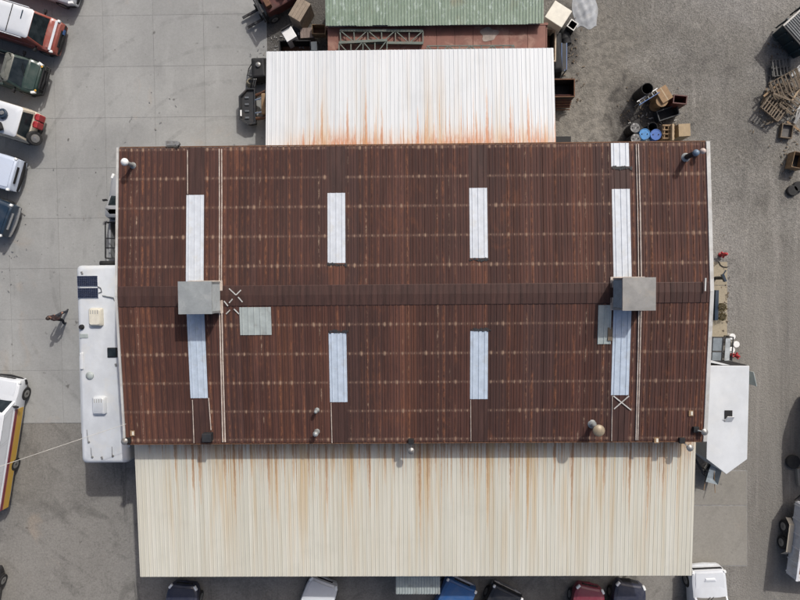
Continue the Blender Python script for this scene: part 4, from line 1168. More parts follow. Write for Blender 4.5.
for s in (off - 1.05, off + 1.05):
    sg = 1 if s > off else -1
    for x in (-.15, .75):
        wheel(tr, x - .3, s + sg * .20, .36, .22)
    MB().loft([[(1.02, s + sg * .07, .5), (1.02, s + sg * .34, .5), (1.02, s + sg * .34, .54), (1.02, s + sg * .07, .54)], [(.75, s + sg * .07, .84), (.75, s + sg * .34, .84), (.75, s + sg * .34, .88), (.75, s + sg * .07, .88)],
               [(-.75, s + sg * .07, .84), (-.75, s + sg * .34, .84), (-.75, s + sg * .34, .88), (-.75, s + sg * .07, .88)], [(-1.02, s + sg * .07, .5), (-1.02, s + sg * .34, .5), (-1.02, s + sg * .34, .54), (-1.02, s + sg * .07, .54)]]).build('mudguard', P_CREAM, tr)
    MB().bar((2.0, s * .9, .6), (3.2, off, .6), .1).build('tongue_rail', DKSTEEL, tr)
MB().box((.2, off, .82), (2.6, 1.5, .12), rz=.1).build('load', WOODG, tr)

# box truck standing mostly beyond the right edge
c0 = at(790, 428, 0)
bt = thing('tank_truck', 'dark tank truck standing beside the gravel drive opposite the cargo trailer', 'truck', (22.85, c0.y, 0), R(92))
MB().loft([[(x, hw * math.cos(an), 1.75 + hz * math.sin(an)) for an in [2 * math.pi * k / 20 for k in range(20)]] for x, hw, hz in ((-2.5, .7, .6), (-2.38, .95, .80), (.45, .98, .85), (.55, .75, .65))]).build('tank', DKSTEEL, bt, smooth=True)
MB().box((-.2, 0, .75), (4.6, .9, .25)).build('chassis', BLACK, bt)
MB().loft([[(.75, -.95, .6), (.75, .95, .6), (2.3, .85, .6), (2.3, -.85, .6)][::-1], [(.75, -.95, 1.4), (.75, .95, 1.4), (2.3, .8, 1.3), (2.3, -.8, 1.3)][::-1], [(.8, -.85, 2.2), (.8, .85, 2.2), (1.6, .75, 2.2), (1.6, -.75, 2.2)][::-1]]).build('cab', P_GREY, bt, bevel=.08)
MB().box((1.98, 0, 1.78), (.03, 1.3, .75), ry=-.66).build('windshield', GLASS, bt)
for x in (1.6, -1.5):
    for s in (-1, 1):
        wheel(bt, x, s * .85, .45, .28)
for s in (-1, 1):
    MB().tube([(-2.2, s * .95, 1.25), (.4, s * .95, 1.25)], .05, 8).build('side_rail', GALV, bt, smooth=True)
    MB().lathe([(.11, -.05), (.13, 0), (.11, .05)], (-.9, s * 1.02, 1.1), 12, 'y').build('valve', GALV, bt, smooth=True)
wl = thing('spare_wheel', 'loose wheel with grey rim lying in the shade of the tank truck', 'wheel', at(791.5, 461, 0), 0)
MB().lathe([(.20, 0), (.34, 0), (.38, .05), (.38, .16), (.34, .21), (.20, .21)], (0, 0, .005), 20).build('tyre', RUBBER, wl, smooth=True)
MB().lathe([(.20, .04), (.20, .17), (.12, .15), (.05, .17)], (0, 0, .005), 16).build('rim', STEEL, wl, smooth=True)
bk = thing('concrete_block', 'pale concrete block lying beside the loose wheel in the shade', 'block', at(799.5, 477, .2), R(4))
bk.location.z = 0
MB().box((0, 0, .12), (.22, .95, .24)).build('block', CONC_PAD, bk, bevel=.02)
MB().tube([(0, .3, .24), (0, .3, .30), (0, .4, .30), (0, .4, .24)], .012, 6).build('lifting_loop', STEEL, bk)

# ---------------------------------------------------------------- containers, green shed and trusses behind
zt_ = 2.6
x0 = at(325.5, 40, zt_).x; x1 = at(548, 40, zt_).x; y1 = at(430, 24, zt_).y; y0 = y1 - 2.44
ctn = thing('shipping_container', 'long rusty red shipping container behind the white lean-to roof', 'container', ((x0 + x1) / 2, (y0 + y1) / 2, 0))
hx, hy = (x1 - x0) / 2, (y1 - y0) / 2
def corr_wall(length, z0, z1, nm, mat, parent, loc, rot, depth=.036, pitch=.28):
    pts = [(0, 0)]; x = .06
    while x < length - pitch:
        pts += [(x, 0), (x + .07, -depth), (x + .14, -depth), (x + .21, 0)]
        x += pitch
    pts.append((length, 0))
    mb = MB().loft([[(a, b, z0) for a, b in pts], [(a, b, z1) for a, b in pts]], closed=False)
    o = mb.build(nm, mat, parent); o.location = loc; o.rotation_euler = rot
    return o
corr_wall(2 * hx - .2, .16, 2.44, 'side_wall', REDOX, ctn, (-hx + .1, hy - .02, 0), (0, 0, 0))
corr_wall(2 * hx - .2, .16, 2.44, 'side_wall', REDOX, ctn, (hx - .1, -hy + .02, 0), (0, 0, math.pi))
corr_wall(2 * hy - .2, .16, 2.44, 'end_wall', REDOX, ctn, (-hx + .02, -hy + .1, 0), (0, 0, math.pi / 2))
for s in (-1, 1):
    MB().box((hx - .03, s * hy * .5, 1.3), (.05, hy - .1, 2.3)).build('door', REDOX, ctn)
    MB().box((0, s * (hy - .06), 2.52), (2 * hx, .12, .15)).build('top_rail', REDOX, ctn)
    MB().box((0, s * (hy - .06), .08), (2 * hx, .12, .15)).build('bottom_rail', REDOX, ctn)
    for e in (-1, 1):
        MB().box((e * (hx - .08), s * (hy - .08), 1.30), (.165, .165, 2.29)).build('corner_post', REDOX, ctn)
for k in range(12):
    MB().box((-hx + .1 + (2 * hx - .2) * (k + .5) / 12, 0, 2.545 + .004 * (k % 2)), ((2 * hx - .2) / 12 - .01, 2 * hy - .24, .06)).build('roof_plate', REDOX, ctn, bevel=.01)
p = at(489, 34, 2.6) - Vector(ctn.location)
mb = MB(); n = 26
mb.add([(p.x + (.34 + .05 * math.sin(k * .72 + 1) + .04 * math.sin(k * 1.21)) * math.cos(k * 2 * math.pi / n) * 1.25, p.y + (.34 + .05 * math.sin(k * .72 + 1) + .04 * math.sin(k * 1.21)) * math.sin(k * 2 * math.pi / n), 2.592) for k in range(n)], [tuple(range(n))])
mb.build('bare_patch', M('bare_patch_grey', (0.30, 0.24, 0.20), .7), ctn)

gz = 2.95
gx0 = at(325.5, 12, gz).x; gx1 = at(543.5, 12, gz).x; gy0 = at(430, 25, gz).y
gs = thing('green_shed', 'shed with a faded green corrugated roof behind the red container', 'shed', ((gx0 + gx1) / 2, gy0 + 1.4, 0))
nsh = 14; wsh = (gx1 - gx0) / nsh
for k in range(nsh):
    xa = -(gx1 - gx0) / 2 + k * wsh
    ribbed('roof_sheet', xa, xa + wsh, 2.8, GREEN, gs, (xa, -1.4 + random.uniform(-.03, .03), gz + random.uniform(0, .008)), (R(1.5), 0, 0), phase=xa, pitch=wsh / 5, h=.03)
for s in (-1, 1):
    MB().box((0, s * 1.25, gz / 2 - .05), (gx1 - gx0 - .2, .06, gz - .1)).build('wall', GREYSHEET, gs)
    MB().box((s * ((gx1 - gx0) / 2 - .08), 0, gz / 2 - .05), (.06, 2.44, gz - .1)).build('wall', GREYSHEET, gs)
TRS = M('green_grey_steel', (0.10, 0.125, 0.105), .6, var=.2, scale=3, dirt=(0.16, 0.12, 0.09))
def truss(label, c0, c1, c2, c3, z, n, thick=.12):
    """c0-c1 upper chord, c2-c3 lower chord in pixels"""
    A, B, C, D = [at(*c, z) for c in (c0, c1, c2, c3)]
    m = (A + B + C + D) / 4
    t = thing('roof_truss', label, 'truss', m)
    g = lambda p: p - m
    MB().bar(g(A), g(B), thick).build('chord', TRS, t)
    MB().bar(g(C), g(D), thick).build('chord', TRS, t)
    for k in range(n + 1):
        u = A.lerp(B, k / n); v = C.lerp(D, k / n)
        MB().bar(g(u), g(v), .05).build('web', TRS, t)
        if k < n:
            a_, b_ = (A.lerp(B, k / n), C.lerp(D, (k + 1) / n)) if k % 2 == 0 else (C.lerp(D, k / n), A.lerp(B, (k + 1) / n))
            MB().bar(g(a_) + Vector((0, 0, .02)), g(b_) + Vector((0, 0, .02)), .045).build('web', TRS, t)
truss('grey-green steel roof truss lying flat on the red container', (340, 30.5), (423, 31.0), (341, 42.5), (423, 43.5), 2.72, 6)
truss('shorter steel truss partly slid under the larger truss on the container', (339, 43.0), (387, 40.5), (339, 56), (387, 56), 2.86, 4)
truss('slim pale steel truss lying along the container edge by the white roof', (427, 46), (514, 45.5), (427, 55), (514, 55), 2.72, 8, .05)

# ---------------------------------------------------------------- yard clutter: generic builders
def crate(name, label, cat, px, py, z, sx, sy, h, rz, mat, slats=4, open_top=False, inner=None, group=None):
    """wooden box made from boards; centre of its top shows at px,py when its top is at height z"""
    c = at(px, py, z)
    t = thing(name, label, cat, (c.x, c.y, z - h), rz, group)
    th = .025
    for s in (-1, 1):
        for k in range(slats):
            hh = h / slats
            MB().box((0, s * (sy / 2 - th / 2), hh * (k + .5)), (sx, th, hh - .012)).build('board', mat, t)
            MB().box((s * (sx / 2 - th / 2), 0, hh * (k + .5)), (th, sy - 2 * th - .004, hh - .012)).build('board', mat, t)
    MB().box((0, 0, .02), (sx - 2 * th, sy - 2 * th, .03)).build('floor', inner or mat, t)
    if not open_top:
        n = max(2, int(round(sx / .16)))
        for k in range(n):
            MB().box((-sx / 2 + sx * (k + .5) / n, 0, h + th / 2), (sx / n - .008, sy + .01, th)).build('lid_board', mat, t)
    return t
def bin_(name, label, cat, px, py, z, sx, sy, h, rz, mat, inner=None, rim=.05, rimmat=None):
    """open steel bin: four thick walls, floor and rolled rim"""
    c = at(px, py, z)
    t = thing(name, label, cat, (c.x, c.y, z - h), rz)
    th = .04
    for s in (-1, 1):
        MB().box((0, s * (sy / 2 - th / 2), h / 2), (sx, th, h - .01)).build('side', mat, t)
        MB().box((s * (sx / 2 - th / 2), 0, h / 2), (th, sy - 2 * th - .004, h - .01)).build('side', mat, t)
        MB().box((0, s * (sy / 2 - th / 2), h), (sx + .02, rim, rim)).build('rim', rimmat or mat, t)
        MB().box((s * (sx / 2 - th / 2), 0, h + .003), (rim, sy - rim - .02, rim)).build('rim', rimmat or mat, t)
    MB().box((0, 0, .03), (sx - 2 * th, sy - 2 * th, .04)).build('floor', inner or mat, t)
    return t
def box_thing(name, label, cat, px, py, z, sx, sy, h, rz, mat, lidmat=None, bev=.02):
    c = at(px, py, z)
    t = thing(name, label, cat, (c.x, c.y, z - h), rz)
    MB().box((0, 0, h / 2 - .02), (sx, sy, h - .04)).build('body', mat, t, bevel=bev)
    MB().box((0, 0, h - .02), (sx + .025, sy + .025, .045)).build('lid', lidmat or mat, t, bevel=bev)
    return t
def drum(label, px, py, z, r, h, mat, lid=None, opened=False, name='drum', group=None):
    c = at(px, py, z)
    t = thing(name, label, 'drum', (c.x, c.y, z - h), 0, group)
    prof = [(r * .97, 0), (r, .03)]
    for q in (.33, .66):
        prof += [(r, h * q - .03), (r * 1.03, h * q), (r, h * q + .03)]
    prof += [(r, h - .03), (r * 1.02, h - .01), (r * 1.01, h)]
    if opened:
        prof += [(r * .94, h), (r * .93, .05)]
    else:
        prof += [(r * .93, h), (r * .92, h - .025)]
    MB().lathe(prof, n=22).build('shell', mat, t, smooth=True)
    if not opened:
        MB().lathe([(r * .915, h - .05), (r * .91, h - .018)], n=22).build('lid', lid or mat, t)
        for a in (.5, -.5):
            MB().lathe([(.035, h - .02), (.03, h + .005)], (a * r, 0, 0), 10).build('bung', BLACK, t)
    return t
def pallet(label, px, py, z, rz, L=1.2, W=1.0, mat=None, boards=7, tilt=(0, 0), group='wooden pallets by the dumpster'):
    c = at(px, py, z)
    t = thing('pallet', label, 'pallet', (c.x, c.y, z - .14), rz, group)
    t.rotation_euler = (tilt[0], tilt[1], rz)
    mat = mat or WOODG
    for s in (-1, 0, 1):
        MB().box((0, s * (W / 2 - .03), .065), (L, .045, .09)).build('stringer', mat, t)
    for k in range(boards):
        MB().box((-L / 2 + .05 + (L - .1) * k / (boards - 1) + random.uniform(-.02, .02), random.uniform(-.02, .02), .122), (.068, W, .02)).build('deck_board', mat, t)
    for k in (0, .5, 1):
        MB().box((-L / 2 + .05 + (L - .1) * k, 0, .010), (.095, W, .018)).build('bottom_board', mat, t)
    return t

# ---------------------------------------------------------------- forklift and junk at the top
loc, rz = place(258, 12, .5, -14, 8, 0)
fk = thing('forklift', 'rusty red forklift with two long dark forks', 'forklift', loc, rz)
for s in (-.28, .30):
    MB().box((.42, s, .22), (.95, .13, .05)).bar((-.02, s, .2), (-.02, s, .75), .10).build('fork', DKSTEEL, fk)
MB().box((-.10, 0, .55), (.08, 1.35, .12)).box((-.10, 0, .95), (.08, 1.35, .12)).build('carriage', DKSTEEL, fk)
for s in (-.55, .55):
    MB().box((-.22, s, .70), (.12, .10, 1.25)).build('mast_rail', DKSTEEL, fk)
MB().box((-.22, 0, 1.30), (.10, 1.2, .08)).build('mast_header', DKSTEEL, fk)
MB().box((-1.35, 0, .72), (1.9, 1.25, .70)).build('chassis', DKRED, fk, bevel=.08)
MB().box((-2.2, 0, .95), (.55, 1.2, 1.0)).build('counterweight', DKRED, fk, bevel=.12)
MB().box((-1.55, 0, 1.17), (.55, .55, .22)).box((-1.8, 0, 1.45), (.12, .5, .45)).build('seat', BLACK, fk, bevel=.04)
MB().box((-.65, .2, 1.2), (.3, .5, .3)).build('dash', RUSTB, fk, bevel=.03)
MB().box((-.95, -.4, 1.12), (.7, .3, .12)).build('battery_cover', STEEL, fk, bevel=.02)
for x in (-.6, -2.1):
    for s in (-.6, .6):
        wheel(fk, x, s, .32, .24)
crate('crate', 'tall weathered plywood crate standing beside the forklift', 'crate', 299.5, 9.5, 1.25, .72, 1.08, 1.25, R(-32), M('pale_wood', (0.27, 0.215, 0.16), .8, var=.2, scale=3, dirt=(0.20, 0.15, 0.11)), slats=4)
wa = box_thing('washing_machine', 'white washing machine with its lid tilted up beside the plywood crate', 'appliance', 289.0, 34, .95, .58, .60, .92, R(30), WHITEP)
MB().box((0, .34, 1.0), (.56, .05, .14)).build('control_panel', BLACK, wa)
crate('crate', 'low flat wooden crate next to the open brown tray', 'crate', 307, 33, .55, .72, .52, .5, R(2), M('pink_wood', (0.22, 0.17, 0.145), .8, var=.2, scale=3))
crate('wooden_tray', 'open brown wooden tray beside the red container end', 'tray', 318.5, 29, .9, .72, .5, .5, R(-2), WOOD, slats=2, open_top=True, inner=RUSTB)
box_thing('cabinet', 'small grey metal cabinet by the corner of the white lean-to roof', 'cabinet', 314, 46, .9, .3, .45, .85, R(3), GREYSHEET)
bin_('scrap_bin', 'black open scrap bin below the washing machine', 'bin', 295, 49, .7, 1.7, .9, .7, R(0), BLACK, RUSTB)
# skid steer under the white lean-to
p = at(249, 108, .35)
sk = thing('skid_steer', 'dark loader with toothed bucket parked half under the white lean-to', 'loader', (p.x, p.y, 0), math.pi)
hull = [(.48, -.55), (.48, .70), (.02, .98), (-.42, .92), (-.42, -.98), (.02, -.98)]
inner = [(x * .84, y * .93) for x, y in hull]
n_ = len(hull)
MB().add([(x * .8, y * .9, .05) for x, y in hull] + [(x, y, .62) for x, y in hull] + [(x, y, .62) for x, y in inner] + [(x * .8, y * .95, .50) for x, y in inner],
         [tuple(range(n_))[::-1]] + [(k, (k + 1) % n_, n_ + (k + 1) % n_, n_ + k) for k in range(n_)] + [(n_ + k, n_ + (k + 1) % n_, 2 * n_ + (k + 1) % n_, 2 * n_ + k) for k in range(n_)]
         + [(2 * n_ + k, 2 * n_ + (k + 1) % n_, 3 * n_ + (k + 1) % n_, 3 * n_ + k) for k in range(n_)] + [tuple(range(3 * n_, 4 * n_))]).build('bucket', DKSTEEL, sk)
for k in range(4):
    MB().box((.06, -.50 + .36 * k, .53), (.22, .10, .05)).build('wear_plate', M('worn_plate', (0.10, 0.11, 0.12), .5), sk, bevel=.01)
MB().box((.36, .35, .63), (.08, .32, .03)).build('decal', WHITEP, sk)
for s in (-1, 1):
    MB().tube([(-.42, s * .62, .5), (-.8, s * .66, .7), (-1.7, s * .72, 1.55), (-3.0, s * .72, 1.5)], .09, 8).build('lift_arm', RUSTB, sk, smooth=True)
    MB().tube([(-.42, s * .35, .6), (-1.0, s * .38, .95)], .045, 8).build('tilt_cylinder', CHROME, sk, smooth=True)
    for x in (-1.35, -2.45):
        wheel(sk, x, s * .72, .42, .30)
MB().box((-2.0, 0, .75), (2.3, 1.1, .7)).build('chassis', CARD, sk, bevel=.06)
MB().loft([[(-1.1, -.45, 1.1), (-1.1, .45, 1.1), (-2.4, .45, 1.1), (-2.4, -.45, 1.1)], [(-1.3, -.42, 2.0), (-1.3, .42, 2.0), (-2.4, .42, 2.0), (-2.4, -.42, 2.0)]]).build('cab', DKSTEEL, sk)
# coil and engine scrap beside it
cm = thing('air_compressor', 'bulky black machine against the edge of the white lean-to above the loader', 'machine', at(262.5, 74, 0), R(4))
MB().loft([[(-.42, -.62, .25), (.42, -.62, .25), (.42, .62, .25), (-.42, .62, .25)], [(-.46, -.66, .6), (.44, -.66, .6), (.44, .60, .6), (-.40, .66, .6)], [(-.30, -.50, 1.0), (.36, -.52, 1.05), (.34, .45, 1.0), (-.2, .40, .95)]]).build('housing', BLACK, cm, bevel=.08)
for s in (-.5, .5):
    wheel(cm, -.2, s, .27, .16)
MB().tube([(-.5, -.3, .5), (-.75, -.1, .3), (-.7, .3, .12), (-.45, .5, .3)], .03, 6).build('hose', RUBBER, cm, smooth=True)
for k in range(3):
    MB().bar((-.35 + .1 * k, -.6, .95), (-.62 + .1 * k, -.95, .45), .05).build('strut', STEEL if k else DKSTEEL, cm)
MB().lathe([(.12, .95), (.13, 1.08), (.06, 1.12)], (.05, .1, 0), 12).build('air_filter', STEEL, cm, smooth=True)
hc = thing('hose_coil', 'coil of beige hose lying by the loader bucket', 'hose', at(252, 84, 0.02), 0)
pts = [((.30 - .003 * k) * math.cos(k * .4), (.30 - .003 * k) * math.sin(k * .4), .05 + .006 * k) for k in range(60)]
MB().tube(pts, .035, 6).build('hose', M('hose_beige', (0.22, 0.19, 0.13), .7), hc, smooth=True)
# right gap behind the workshop
ck = box_thing('cream_tank', 'square cream plastic tank standing at the end of the green shed', 'tank', 558.5, 14, 1.5, 1.02, .98, 1.45, R(-33), CREAMP, bev=.05)
bin_('metal_basket', 'small square black steel basket against the cream tank', 'basket', 572.5, 25, .8, .45, .45, .75, R(-35), DKSTEEL, BLACK, rimmat=STEEL)
tp = thing('tarp', 'crumpled blue-grey tarp lying on the gravel', 'tarp', at(585, 10, 0), 0)
mb = MB(); N = 26; vs_ = []
rg = random.Random(4)
ph = [rg.uniform(0, 6) for _ in range(8)]
for i in range(N):
    for j in range(N):
        u, v = i / (N - 1) * 2 - 1, j / (N - 1) * 2 - 1
        ed = max(abs(u), abs(v))
        x = u * (.62 + .08 * math.sin(v * 3 + ph[0])) ; y = v * (.95 + .1 * math.sin(u * 4 + ph[1]))
        z = max(.012, (.10 * (1 - ed ** 2) + .03 * math.sin(9 * u + 3 * v + ph[2]) * (1 - ed) + .04 * math.sin(5 * u - 11 * v + ph[3]) * (1 - ed)))
        vs_.append((x - .1 * y, y, z))
mb.add(vs_, [(i * N + j, (i + 1) * N + j, (i + 1) * N + j + 1, i * N + j + 1) for i in range(N - 1) for j in range(N - 1)])
mb.build('sheet', M('tarp_bluegrey', (0.30, 0.315, 0.33), .7, var=.2, scale=3, dirt=(0.22, 0.215, 0.20)), tp, smooth=True)
bin_('steel_trough', 'long cream rimmed trough with a rusty inside beside the red container', 'trough', 550.5, 45, .9, .56, 1.72, .8, R(-1), M('cream_rust', (0.40, 0.33, 0.24), .7, var=.25, scale=3, dirt=(0.15, 0.07, 0.04)), RUSTB, rim=.07)
bl = thing('blue_rack', 'low blue steel rack behind the white lean-to', 'rack', at(561, 61, 0), 0)
for x in (-.13, .13):
    for y in (-.7, 0, .7):
        MB().bar((x, y, 0), (x, y, .62), .05).build('upright', P_NAVY, bl)
for z in (.25, .60):
    for x in (-.13, .13):
        MB().bar((x, -.7, z), (x, .7, z), .045).build('beam', P_BLUE, bl)
    MB().box((0, 0, z + .03), (.22, 1.36, .02)).build('shelf', DKSTEEL, bl)
bs = thing('covered_stack', 'long stack under a black sheet beside the blue rack', 'stack', at(554.5, 57, 0), 0)
MB().loft([[(-.30, -1.1, 0), (.32, -1.15, 0), (.30, 1.2, 0), (-.32, 1.1, 0)], [(-.28, -1.05, .55), (.26, -1.0, .62), (.25, 1.1, .5), (-.27, 1.05, .58)], [(-.15, -.9, .70), (.15, -.85, .74), (.1, .9, .62), (-.15, .9, .72)]]).build('cover', BLACK, bs, bevel=.06)
MB().bar((-.33, -.3, .03), (.33, -.25, .03), .04).build('weight_bar', RUSTB, bs)
tb = thing('black_barrel', 'dark barrel on its side between the cream tank and the blue rack', 'barrel', at(563, 40, 0), .2)
MB().lathe([(.26, -.42), (.29, -.40), (.29, -.14), (.305, -.12), (.29, -.10), (.29, .12), (.305, .14), (.29, .16), (.29, .40), (.26, .42)], (0, 0, .30), 18, 'y').build('shell', BLACK, tb, smooth=True)
MB().lathe([(.04, -.44), (.04, -.40)], (.12, 0, .36), 8, 'y').build('bung', STEEL, tb)
hp = bin_('dump_hopper', 'dark rusted open dump hopper with a cross beam behind the workshop', 'hopper', 560.5, 88, 1.0, 1.5, .95, .95, 0, M('black_rust', (0.022, 0.016, 0.014), .7, var=.4, scale=3), rimmat=RUSTB)
MB().box((0, -.55, .45), (1.42, .04, .80), rx=R(-38)).build('chute', DKRED, hp)
for k in range(4):
    MB().box((0, -.60 - .10 * k, .55 - .13 * k), (1.42, .05, .04)).build('chute_slat', RUSTB, hp)
box_thing('tool_chest', 'low black tool chest tucked against the workshop eave', 'chest', 562, 140, .5, .95, .38, .48, 0, BLACK)

# barrels and boxes by the right corner of the workshop
drum('bright blue plastic drum beside the darker blue drum', 644.8, 134, .9, .29, .88, BLUEP)
drum('darker blue drum between the light blue drum and the slatted crate', 656, 134.5, .9, .29, .88, M('deep_blue_drum', (0.035, 0.11, 0.36), .4, var=.15, scale=5))
drum('black drum with white smears farther from the eave', 635.5, 127.5, .9, .28, .88, BLACK, M('smeared_lid', (0.09, 0.09, 0.09), .5, var=.5, scale=6, dirt=(0.5, 0.5, 0.48), dirt_amt=.8))
drum('black drum with a smeared lid touching the workshop eave', 636, 138.5, .9, .28, .88, BLACK, M('smeared_lid', (0.09, 0.09, 0.09)))
drum('open black drum standing behind the two blue drums', 652.8, 127, .85, .25, .85, BLACK, opened=True)
drum('short pale drum half hidden at the eave below the bright blue drum', 645, 142, .7, .27, .68, GREYSHEET)
crate('crate', 'slatted pine crate with open gaps beside the darker blue drum', 'crate', 668.5, 132, .95, .62, .80, .9, 0, WOOD, slats=5, open_top=True, inner=BLACK)
cx = at(668.5, 132, .97)
o = thing('wooden_divider', 'pine lattice divider lying on the slatted crate', 'lattice', (cx.x, cx.y, .97), 0)
for k in range(3):
    MB().box((-.22 + .22 * k, 0, .0), (.06, .78, .03)).build('slat', WOOD, o)
for k in range(4):
    MB().box((0, -.33 + .22 * k, .032), (.60, .06, .03)).build('slat', WOOD, o)
bd = thing('plank', 'upright pale plank standing beside the slatted crate', 'plank', at(662.5, 138, 0), 0)
MB().box((0, 0, .62), (.10, .85, 1.2)).build('board', M('pale_plank', (0.36, 0.27, 0.17), .8, var=.15, scale=4), bd)
def carton(label, px, py, z, sx, sy, h, rz, mat=CARD):
    c = at(px, py, z)
    t = thing('cardboard_box', label, 'box', (c.x, c.y, z - h), rz)
    MB().box((0, 0, h / 2), (sx, sy, h)).build('body', mat, t, bevel=.008)
    for s in (-1, 1):
        MB().box((s * sx * .252, 0, h + .006), (sx * .48, sy * .99, .010)).build('flap', mat, t)
    MB().box((0, 0, h + .013), (.06, sy, .004)).build('tape', M('packing_tape', (0.36, 0.27, 0.16), .35), t)
    return t
carton('pale cardboard box beside the slatted crate', 684.5, 130, .95, .62, .66, .92, R(3), M('pale_card', (0.33, 0.25, 0.15), .8, var=.15, scale=4))
carton('tilted square tan cardboard box next to the open red crate', 664.3, 94, 1.0, .62, .78, .98, R(32))
dr = thing('cable_drum', 'round tan wooden cable drum between the open black drum and cardboard box', 'drum', at(654.5, 106, 0), 0)
MB().lathe([(.30, 0), (.31, .08), (.22, .09), (.22, .80), (.31, .81), (.32, .90)], n=20).build('spool', CARD, dr, smooth=True)
MB().lathe([(.05, .90), (.05, .93)], n=10).build('hub', DKSTEEL, dr)
drum('tall open black drum standing alone behind the tan boxes', 647.5, 88.5, 1.25, .30, 1.2, BLACK, opened=True)
bin_('red_crate', 'open red metal crate with a dark inside at the edge of the gravel', 'crate', 680, 99.5, .95, .72, .45, .9, R(-6), DKRED, BLACK)
ld = thing('step_ladder', 'folded blue and white step ladder lying over the boxes', 'ladder', at(648, 97, .95), math.atan2(12, 19))
for s in (-.1, .1):
    MB().bar((-.62, s, 0), (.62, s * 1.2, .06), .045).build('rail', P_BLUE if s < 0 else WHITEP, ld)
for k in range(5):
    MB().bar((-.5 + .25 * k, -.1, .01 + .01 * k), (-.5 + .25 * k, .1, .01 + .01 * k), .035).build('rung', GALV, ld)
for q in (-1, 1):
    MB().bar((q * .4, 0, -.94), (q * .4, 0, -.01), .04).build('leg', GALV, ld)
bin_('wash_trough', 'long dark grey trough on the ground below the red crate', 'trough', 668, 113, .45, 1.15, .55, .4, R(18), M('trough_grey', (0.025, 0.03, 0.035), .6), BLACK)

# dumpster and pallets at the right edge
DU = M('dark_teal_steel', (0.012, 0.030, 0.042), .5, var=.3, scale=2, dirt=(0.03, 0.03, 0.03))
c0 = at(768, 36, 0)
dp = thing('dumpster', 'dark teal steel dumpster with a ribbed grey lid', 'dumpster', (c0.x, c0.y, 0), R(42))
# local x runs up and to the right, local y away along the front face toward the lower right (negative)
DL, DW, DH = 3.2, 1.9, 1.22
secs = [[(.10, -.08, .12), (DL, -.08, .12), (DL, -DW + .08, .12), (.10, -DW + .08, .12)], [(0, 0, DH), (DL + .1, 0, DH), (DL + .1, -DW, DH), (0, -DW, DH)]]
MB().loft(secs, caps=False).add(secs[0], [(0, 1, 2, 3)]).build('body', DU, dp)
for y in (0, -DW):
    MB().bar((-.03, y, DH), (DL + .1, y, DH), .09).build('rim', STEEL, dp)
for x in (-.0, DL + .1):
    MB().bar((x, .0, DH - .004), (x, -DW, DH - .004), .08).build('rim', DKSTEEL, dp)
for k in range(3):
    MB().bar((.5 + 1.0 * k, .05, .15), (.5 + 1.0 * k, .08, DH - .1), .08).build('rib', DU, dp)
    MB().bar((-.02, -.4 - .55 * k, .2), (-.09, -.4 - .55 * k, DH - .1), .08).build('rib', DU, dp)
for k in range(9):
    MB().bar((.12 + .12 * k, -.06, DH + .04), (.12 + .12 * k, -DW + .06, DH + .04), .075, .03).build('lid_rib', M('lid_grey', (0.11, 0.12, 0.125), .6), dp)
MB().box((.62, -DW / 2, DH + .012), (1.12, DW - .1, .02)).build('lid', DKSTEEL, dp)
for k in range(4):
    MB().lathe([(.05, -.03), (.09, -.02), (.09, .02), (.05, .03)], (.3 if k < 2 else DL - .3, -.2 if k % 2 else -DW + .2, .09), 10, 'y').build('caster', RUBBER, dp)
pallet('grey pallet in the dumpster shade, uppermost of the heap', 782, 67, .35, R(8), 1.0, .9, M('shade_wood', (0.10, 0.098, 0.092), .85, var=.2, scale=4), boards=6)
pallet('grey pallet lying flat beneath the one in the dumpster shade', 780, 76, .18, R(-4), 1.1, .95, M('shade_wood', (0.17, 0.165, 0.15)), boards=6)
pallet('brown pallet leaning across the heap with wide open gaps', 787, 84, .75, R(28), 1.55, 1.05, WOODG, boards=8, tilt=(R(8), R(-6)))
pallet('brown pallet hidden below the leaning wide pallet', 789, 90, .45, R(22), 1.4, 1.0, WOODG, boards=7)
pallet('weathered pallet turned aslant at the front of the heap', 775, 107, .55, R(-38), 1.25, 1.05, WOODG, boards=8, tilt=(R(-5), R(4)))
pallet('dark pallet under the slanted front pallet', 779, 106, .30, R(-50), 1.25, 1.05, WOODG, boards=7)
pallet('upper pallet at the frame of the heap beside white scrap', 793, 100, .6, R(55), 1.2, 1.0, WOODG, boards=6, tilt=(R(6), 0))
bin_('wire_frame', 'empty rectangular steel frame lying on gravel in front of the pallets', 'frame', 787, 131, .22, .62, .75, .2, R(-8), WOODG, M('frame_dark', (0.10, 0.095, 0.09), .8))
crate('crate', 'rust brown wooden box at the edge of the gravel past the pallets', 'crate', 799, 160, .6, .62, .85, .55, R(-12), WOOD, slats=3, open_top=True, inner=BLACK)
for k, (a, b, ang_) in enumerate(((797, 118, 60), (798, 108, 20), (796, 72, 35), (765, 100, 50))):
    o = thing('scrap_board', ['short grey board lying by the pallet heap and steel frame', 'pale board wedged between the slanted and upper pallets', 'pale board propped at the top of the pallet heap', 'short splintered board sticking out beside the slanted pallet'][k], 'board', at(a, b, .25 if k != 3 else .02), R(ang_))
    MB().box((0, 0, .05), (.7, .16, .03), rx=.12).box((.1, .12, .03), (.5, .06, .03), rz=.3).build('plank', [STEEL, TRIM, TRIM, WOODG][k], o)
for k, (a, b) in enumerate(((791, 191), (797, 187))):
    o = thing('worn_wheel', ['small dark wheel lying on the gravel below the brown box', 'dark wheel at the gravel edge past another worn wheel'][k], 'tyre', at(a, b, 0), .3 * k)
    MB().lathe([(.16, 0), (.26, 0), (.30, .04), (.30, .13), (.26, .17), (.16, .17)], (0, 0, .005), 18).build('tyre', RUBBER, o, smooth=True)

